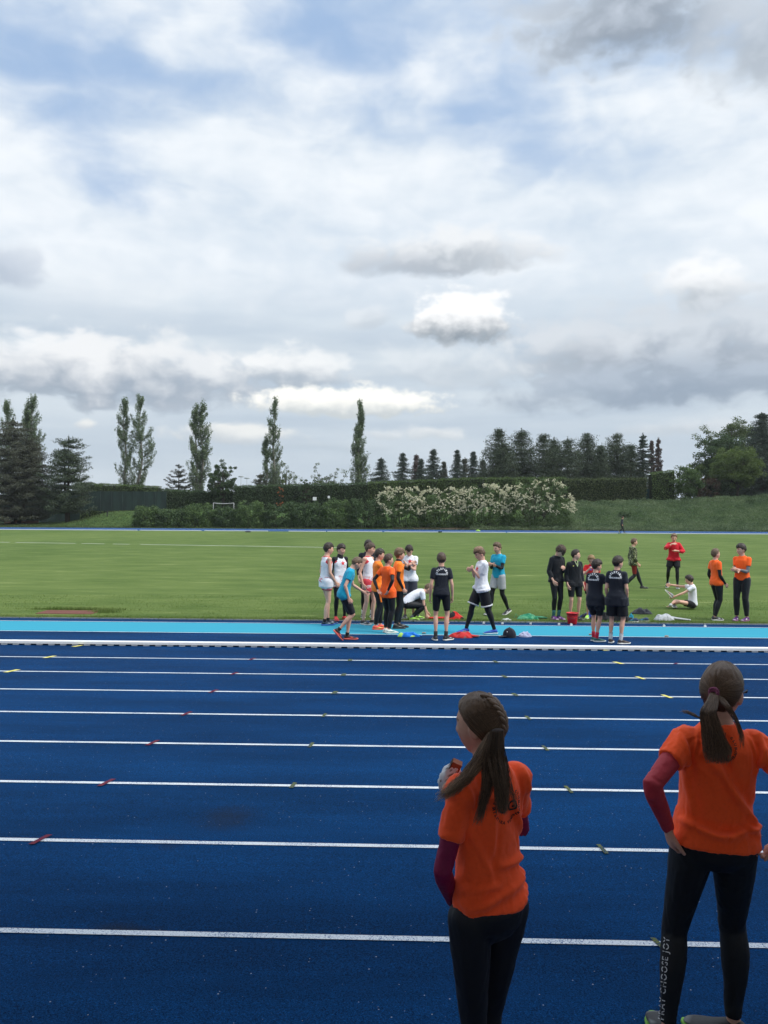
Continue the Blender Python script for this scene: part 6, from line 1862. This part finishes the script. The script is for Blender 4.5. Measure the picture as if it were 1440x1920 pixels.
cover('bank_ground_cover', 8, 64, 106.8, 121.5, 180000, L_IVY, 401, .13, .42, lambda x, y, g: x > 8 + 8 * (y > 111))
cover('bank_grass_tufts', 20, 66, 118.4, 124, 30000, L_MID, 402, .12, .2)
cover('mound_grass', -56, -30, 107, 124, 16000, m_leaf('mound_grass_blades', (.040, .062, .016, 1), (.080, .105, .032, 1), .8, .2), 403, .12, .1)
cover('verge_grass', -70, 70, 106.1, 108.2, 16000, m_leaf('verge_grass_blades', (.036, .058, .016, 1), (.085, .105, .034, 1), .8, .2), 404, .14, .14)


V, F = grid_sheet(np.linspace(-2, 30, 60), np.linspace(106.3, 109.2, 8), lambda X, Y: terrain(X, Y) + .03 + .05 * fbm(np.stack([X, Y, X * 0], -1).reshape(-1, 3), 2).reshape(X.shape))
link('soil_bed', np_mesh('soil_bed', V, F, None, True, [m_soil('bare_soil', (.075, .050, .034, 1), (.13, .095, .066, 1), 2.0)]), kind='structure')
# ---- grass blades of the infield where it comes nearest
def blades(name, n, ylo, yhi, h, mtl, seed, near=1.0):
    g = np.random.default_rng(seed)
    y = ylo + (yhi - ylo) * g.uniform(0, 1, n) ** near; x = g.uniform(-1, 1, n) * (y * .50 + 1.0) - .03 * y
    hh = h * g.uniform(.5, 1.3, n) * (1 + .5 * perlin(np.stack([x * .8, y * 1.6, x * 0], 1))); a = g.uniform(0, 2 * np.pi, n); w = .006 + .004 * g.uniform(0, 1, n)
    w = w * (y / 18)
    B = np.stack([x, y, gz(y)], 1); d = np.stack([np.cos(a), np.sin(a), a * 0], 1); t = np.stack([g.normal(0, .4, n), g.normal(0, .4, n), np.ones(n)], 1) * hh[:, None]
    V = np.stack([B - d * w[:, None], B + d * w[:, None], B + t], 1).reshape(-1, 3)
    return link(name, np_mesh(name, V, np.arange(3 * n).reshape(n, 3), None, False, [mtl]), kind='stuff')


M_BLADE = m_leaf('grass_blades', (.095, .155, .032, 1), (.215, .275, .09, 1), .8, .45, spec=.1)
blades('grass', 46000, Y_GRASS + .04, 23, .018, M_BLADE, 501, 2.4)
blades('edge_grass', 9000, Y_GRASS - .01, Y_GRASS + .35, .055, M_BLADE, 502)
g_ = np.random.default_rng(9)
gp0 = pg(130, 1148)
xx = gp0[0] + g_.normal(0, .55, 1600); yy = gp0[1] + .40 + np.abs(g_.normal(0, .08, 1600)); hh = g_.uniform(.03, .10, 1600)
xx = np.concatenate([xx, g_.normal(pg(180, 1148)[0] + .25, .16, 500)]); yy = np.concatenate([yy, gp0[1] + g_.normal(.05, .1, 500)]); hh = np.concatenate([hh, g_.uniform(.04, .11, 500)])
B = np.stack([xx, yy, gz(yy)], 1); a = g_.uniform(0, 6.28, len(xx)); d = np.stack([np.cos(a), np.sin(a), a * 0], 1) * .007
V = np.stack([B - d, B + d, B + np.stack([g_.normal(0, .03, len(xx)), g_.normal(0, .03, len(xx)), hh], 1)], 1).reshape(-1, 3)
link('tall_grass', np_mesh('tall_grass', V, np.arange(len(V)).reshape(-1, 3), None, False, [M_BLADE]), kind='stuff')

# ================================================================== far structures
def m_mesh_screen():
    m, T, b = mat('green_windbreak')
    p = T.new('ShaderNodeTexCoord').outputs['Object']
    n = T.noise(T.v('MULTIPLY', p, (1.5, 1, .4)), 1.0, 4.0, .6)
    T.put(b.inputs['Base Color'], T.mix(T.ramp(n, .3, .7), (.004, .016, .013, 1), (.012, .034, .026, 1)))
    b.inputs['Roughness'].default_value = .8
    return m


def fence(label, x0px, x1px, top, bot, Y, posts, mscr):
    a, b_ = at(x0px, top, Y), at(x1px, top, Y); zb = at((x0px + x1px) / 2, bot, Y)[2]
    root = empty('windbreak_fence', (a[0], Y, zb), label, 'fence'); L = b_[0] - a[0]; H = a[2] - zb
    xs_ = np.linspace(0, L, 60); zs_ = np.linspace(0, H, 14)
    V, F = grid_sheet(xs_, zs_, lambda X, Z: X * 0)
    V = np.stack([V[:, 0], .012 * np.sin(V[:, 0] * 2.1) * np.sin(V[:, 1] / H * 3.14), V[:, 1]], 1)
    V2 = V + [0, .02, 0]; n = len(V)
    link('screen', np_mesh('screen', np.concatenate([V, V2]), np.concatenate([F, F[:, ::-1] + n]), None, True, [mscr]), root)
    for x in np.linspace(0, L, posts):
        mb = MB(); mb.tube([(x, -.10, -.6), (x, -.10, H + .05)], [.035, .035], 10); link('post', mb.mesh('post', [mscr]), root)
    return root


M_SCR = m_mesh_screen()
fence('dark green windbreak fence behind the left mound', 148, 312, 921, 958, 126, 9, M_SCR)
fence('dark green windbreak fence behind the far left pines', 0, 150, 928, 980, 127, 8, M_SCR)
fence('short blue-green windbreak piece in the gap of the right hedge', 1208, 1226, 917, 942, 125, 2, m_plain('bluish_windbreak', (.012, .05, .055), .8))
# small goal
gY = 124.0; a = at(400, 943, gY); b_ = at(438.5, 943.5, gY); gb = base_of(419, gY)
gl_ = empty('football_goal', (a[0], gY, gb[2]), 'white football goal standing behind the bushes', 'goal'); L = b_[0] - a[0]; H = a[2] - gb[2]
for x in (0, L):
    mb = MB(); mb.tube([(x, 0, 0), (x, 0, H)], [.045, .045], 10, col=(.5, .5, .5)); link('goalpost', mb.mesh('goalpost', [M_RUBBER]), gl_)
mb = MB(); mb.tube([(q, 0, H - .10 * math.sin(math.pi * q / L)) for q in np.linspace(0, L, 9)], [.045] * 9, 10, col=(.5, .5, .5)); link('crossbar', mb.mesh('crossbar', [M_RUBBER]), gl_)
mb = MB()
for q in np.linspace(.3, L - .3, 7): mb.tube([(q, .02, H - .05), (q, .5, H * .6), (q, .9, .05)], [.005] * 3, 5, col=(.2, .22, .2))
for t in np.linspace(.2, .8, 3): mb.tube([(0, .9 * (1 - t), H * t), (L, .9 * (1 - t), H * t)], [.005] * 2, 5, (0, 0, 1), (.2, .22, .2))
link('net', mb.mesh('net', [M_RUBBER]), gl_)
# little post on the left mound
p = at(201, 975, 115.0); z0 = float(terrain(np.array([p[0]]), np.array([115.0]))[0]); mb = MB(); mb.tube([(0, 0, -.1), (0, 0, .62)], [.07, .07], 12, col=(.02, .02, .02)); mb.ball((0, 0, .66), (.13, .13, .10), 10, None, (.02, .02, .02)); mb.box((-.10, -.10, .74), (.10, .10, .78), (.03, .03, .03))
link('bollard_light', mb.mesh('bollard_light', [M_RUBBER]), None, (p[0], 115.0, z0), 'small dark bollard light standing on the left mound', 'bollard')
# signs among the bushes
for px, py, w, h, lab in ((590, 935, .55, .5, 'larger white board on a post behind the bushes'), (616.5, 932, .32, .35, 'smaller white board on a post behind the bushes')):
    Y = 124.0; p = at(px, py, Y); zb = float(terrain(np.array([p[0]]), np.array([Y]))[0]); r_ = empty('notice_board', (p[0], Y, zb), lab, 'sign'); z = p[2] - zb
    mb = MB(); mb.box((-w / 2, -.03, z - h / 2), (w / 2, .03, z + h / 2), (.70, .71, .71)); link('board', mb.mesh('board', [M_RUBBER], False), r_)
    mb = MB(); mb.tube([(0, .06, -.2), (0, .06, z + h / 2)], [.03, .03], 8, col=(.2, .2, .2)); link('post', mb.mesh('post', [M_RUBBER]), r_)
# clay-coloured low boards at the far left
a, b_ = at(8, 976, 119.0), at(72, 976, 119.0); zb = float(terrain(np.array([a[0]]), np.array([119.0]))[0])
mb = MB(); mb.box((0, -.05, -.1), (b_[0] - a[0], .05, .42), (.40, .20, .12)); mb.box((0, -.06, .42), (b_[0] - a[0], .06, .50), (.5, .36, .26))
link('court_edging', mb.mesh('court_edging', [M_RUBBER], False), None, (a[0], 119.0, zb), 'low orange-brown court edging under the far left pine', 'edging')
# thin floodlight masts and a far wood near the horizon
for px, top, lab in ((452, 893, 'left one of two thin grey masts far off on the skyline'), (463, 896, 'right one of two thin grey masts far off on the skyline')):
    Y = 260.0; p = at(px, top, Y); mb = MB(); mb.tube([(0, 0, 0), (0, 0, p[2])], [.12, .07], 8, col=(.4, .42, .43)); mb.box((-.8, -.1, p[2] - .3), (.8, .1, p[2] + .1), (.4, .42, .43))
    link('mast', mb.mesh('mast', [M_RUBBER]), None, (p[0], Y, 0), lab, 'mast', 'thin masts on the skyline')
g = np.random.default_rng(77); Pw = []
for i in range(420):
    x = g.uniform(-190, 190); top = at(720, 926, 320)[2] + 2.5 * float(perlin(np.array([[x * .03, 0, 3.]]))[0]); 
    for zf in g.uniform(0, 1, 5): Pw.append(clump(g, np.array([x, 320 + g.uniform(-6, 6), zf * top]), [2.6, 2, 1.8], 34))
link('far_wood', crown_mesh('far_wood', [(np.concatenate(Pw), 1.1, .2, .6)], m_leaf('far_wood_leaves', (.030, .045, .034, 1), (.060, .080, .060, 1), .8, .1), g), kind='stuff')

# ---- the air: a thin even haze that lifts the dark trees beyond the field
def build_haze():
    me = bpy.data.meshes.new('haze'); mb = MB(); mb.box((-720, -100, -9), (720, 1230, 60))
    V, F, C = mb.arrays(); me = np_mesh('haze', V, F, None, False)
    m = bpy.data.materials.new('thin_air'); m.use_nodes = True; n = m.node_tree.nodes; n.clear()
    o = n.new('ShaderNodeOutputMaterial'); v = n.new('ShaderNodeVolumePrincipled'); v.inputs['Color'].default_value = (.93, .97, 1.0, 1); v.inputs['Density'].default_value = HAZE; v.inputs['Anisotropy'].default_value = .2
    m.node_tree.links.new(v.outputs[0], o.inputs['Volume']); me.materials.append(m)
    link('haze', me, kind='stuff')


HAZE = 0.00018
build_haze()
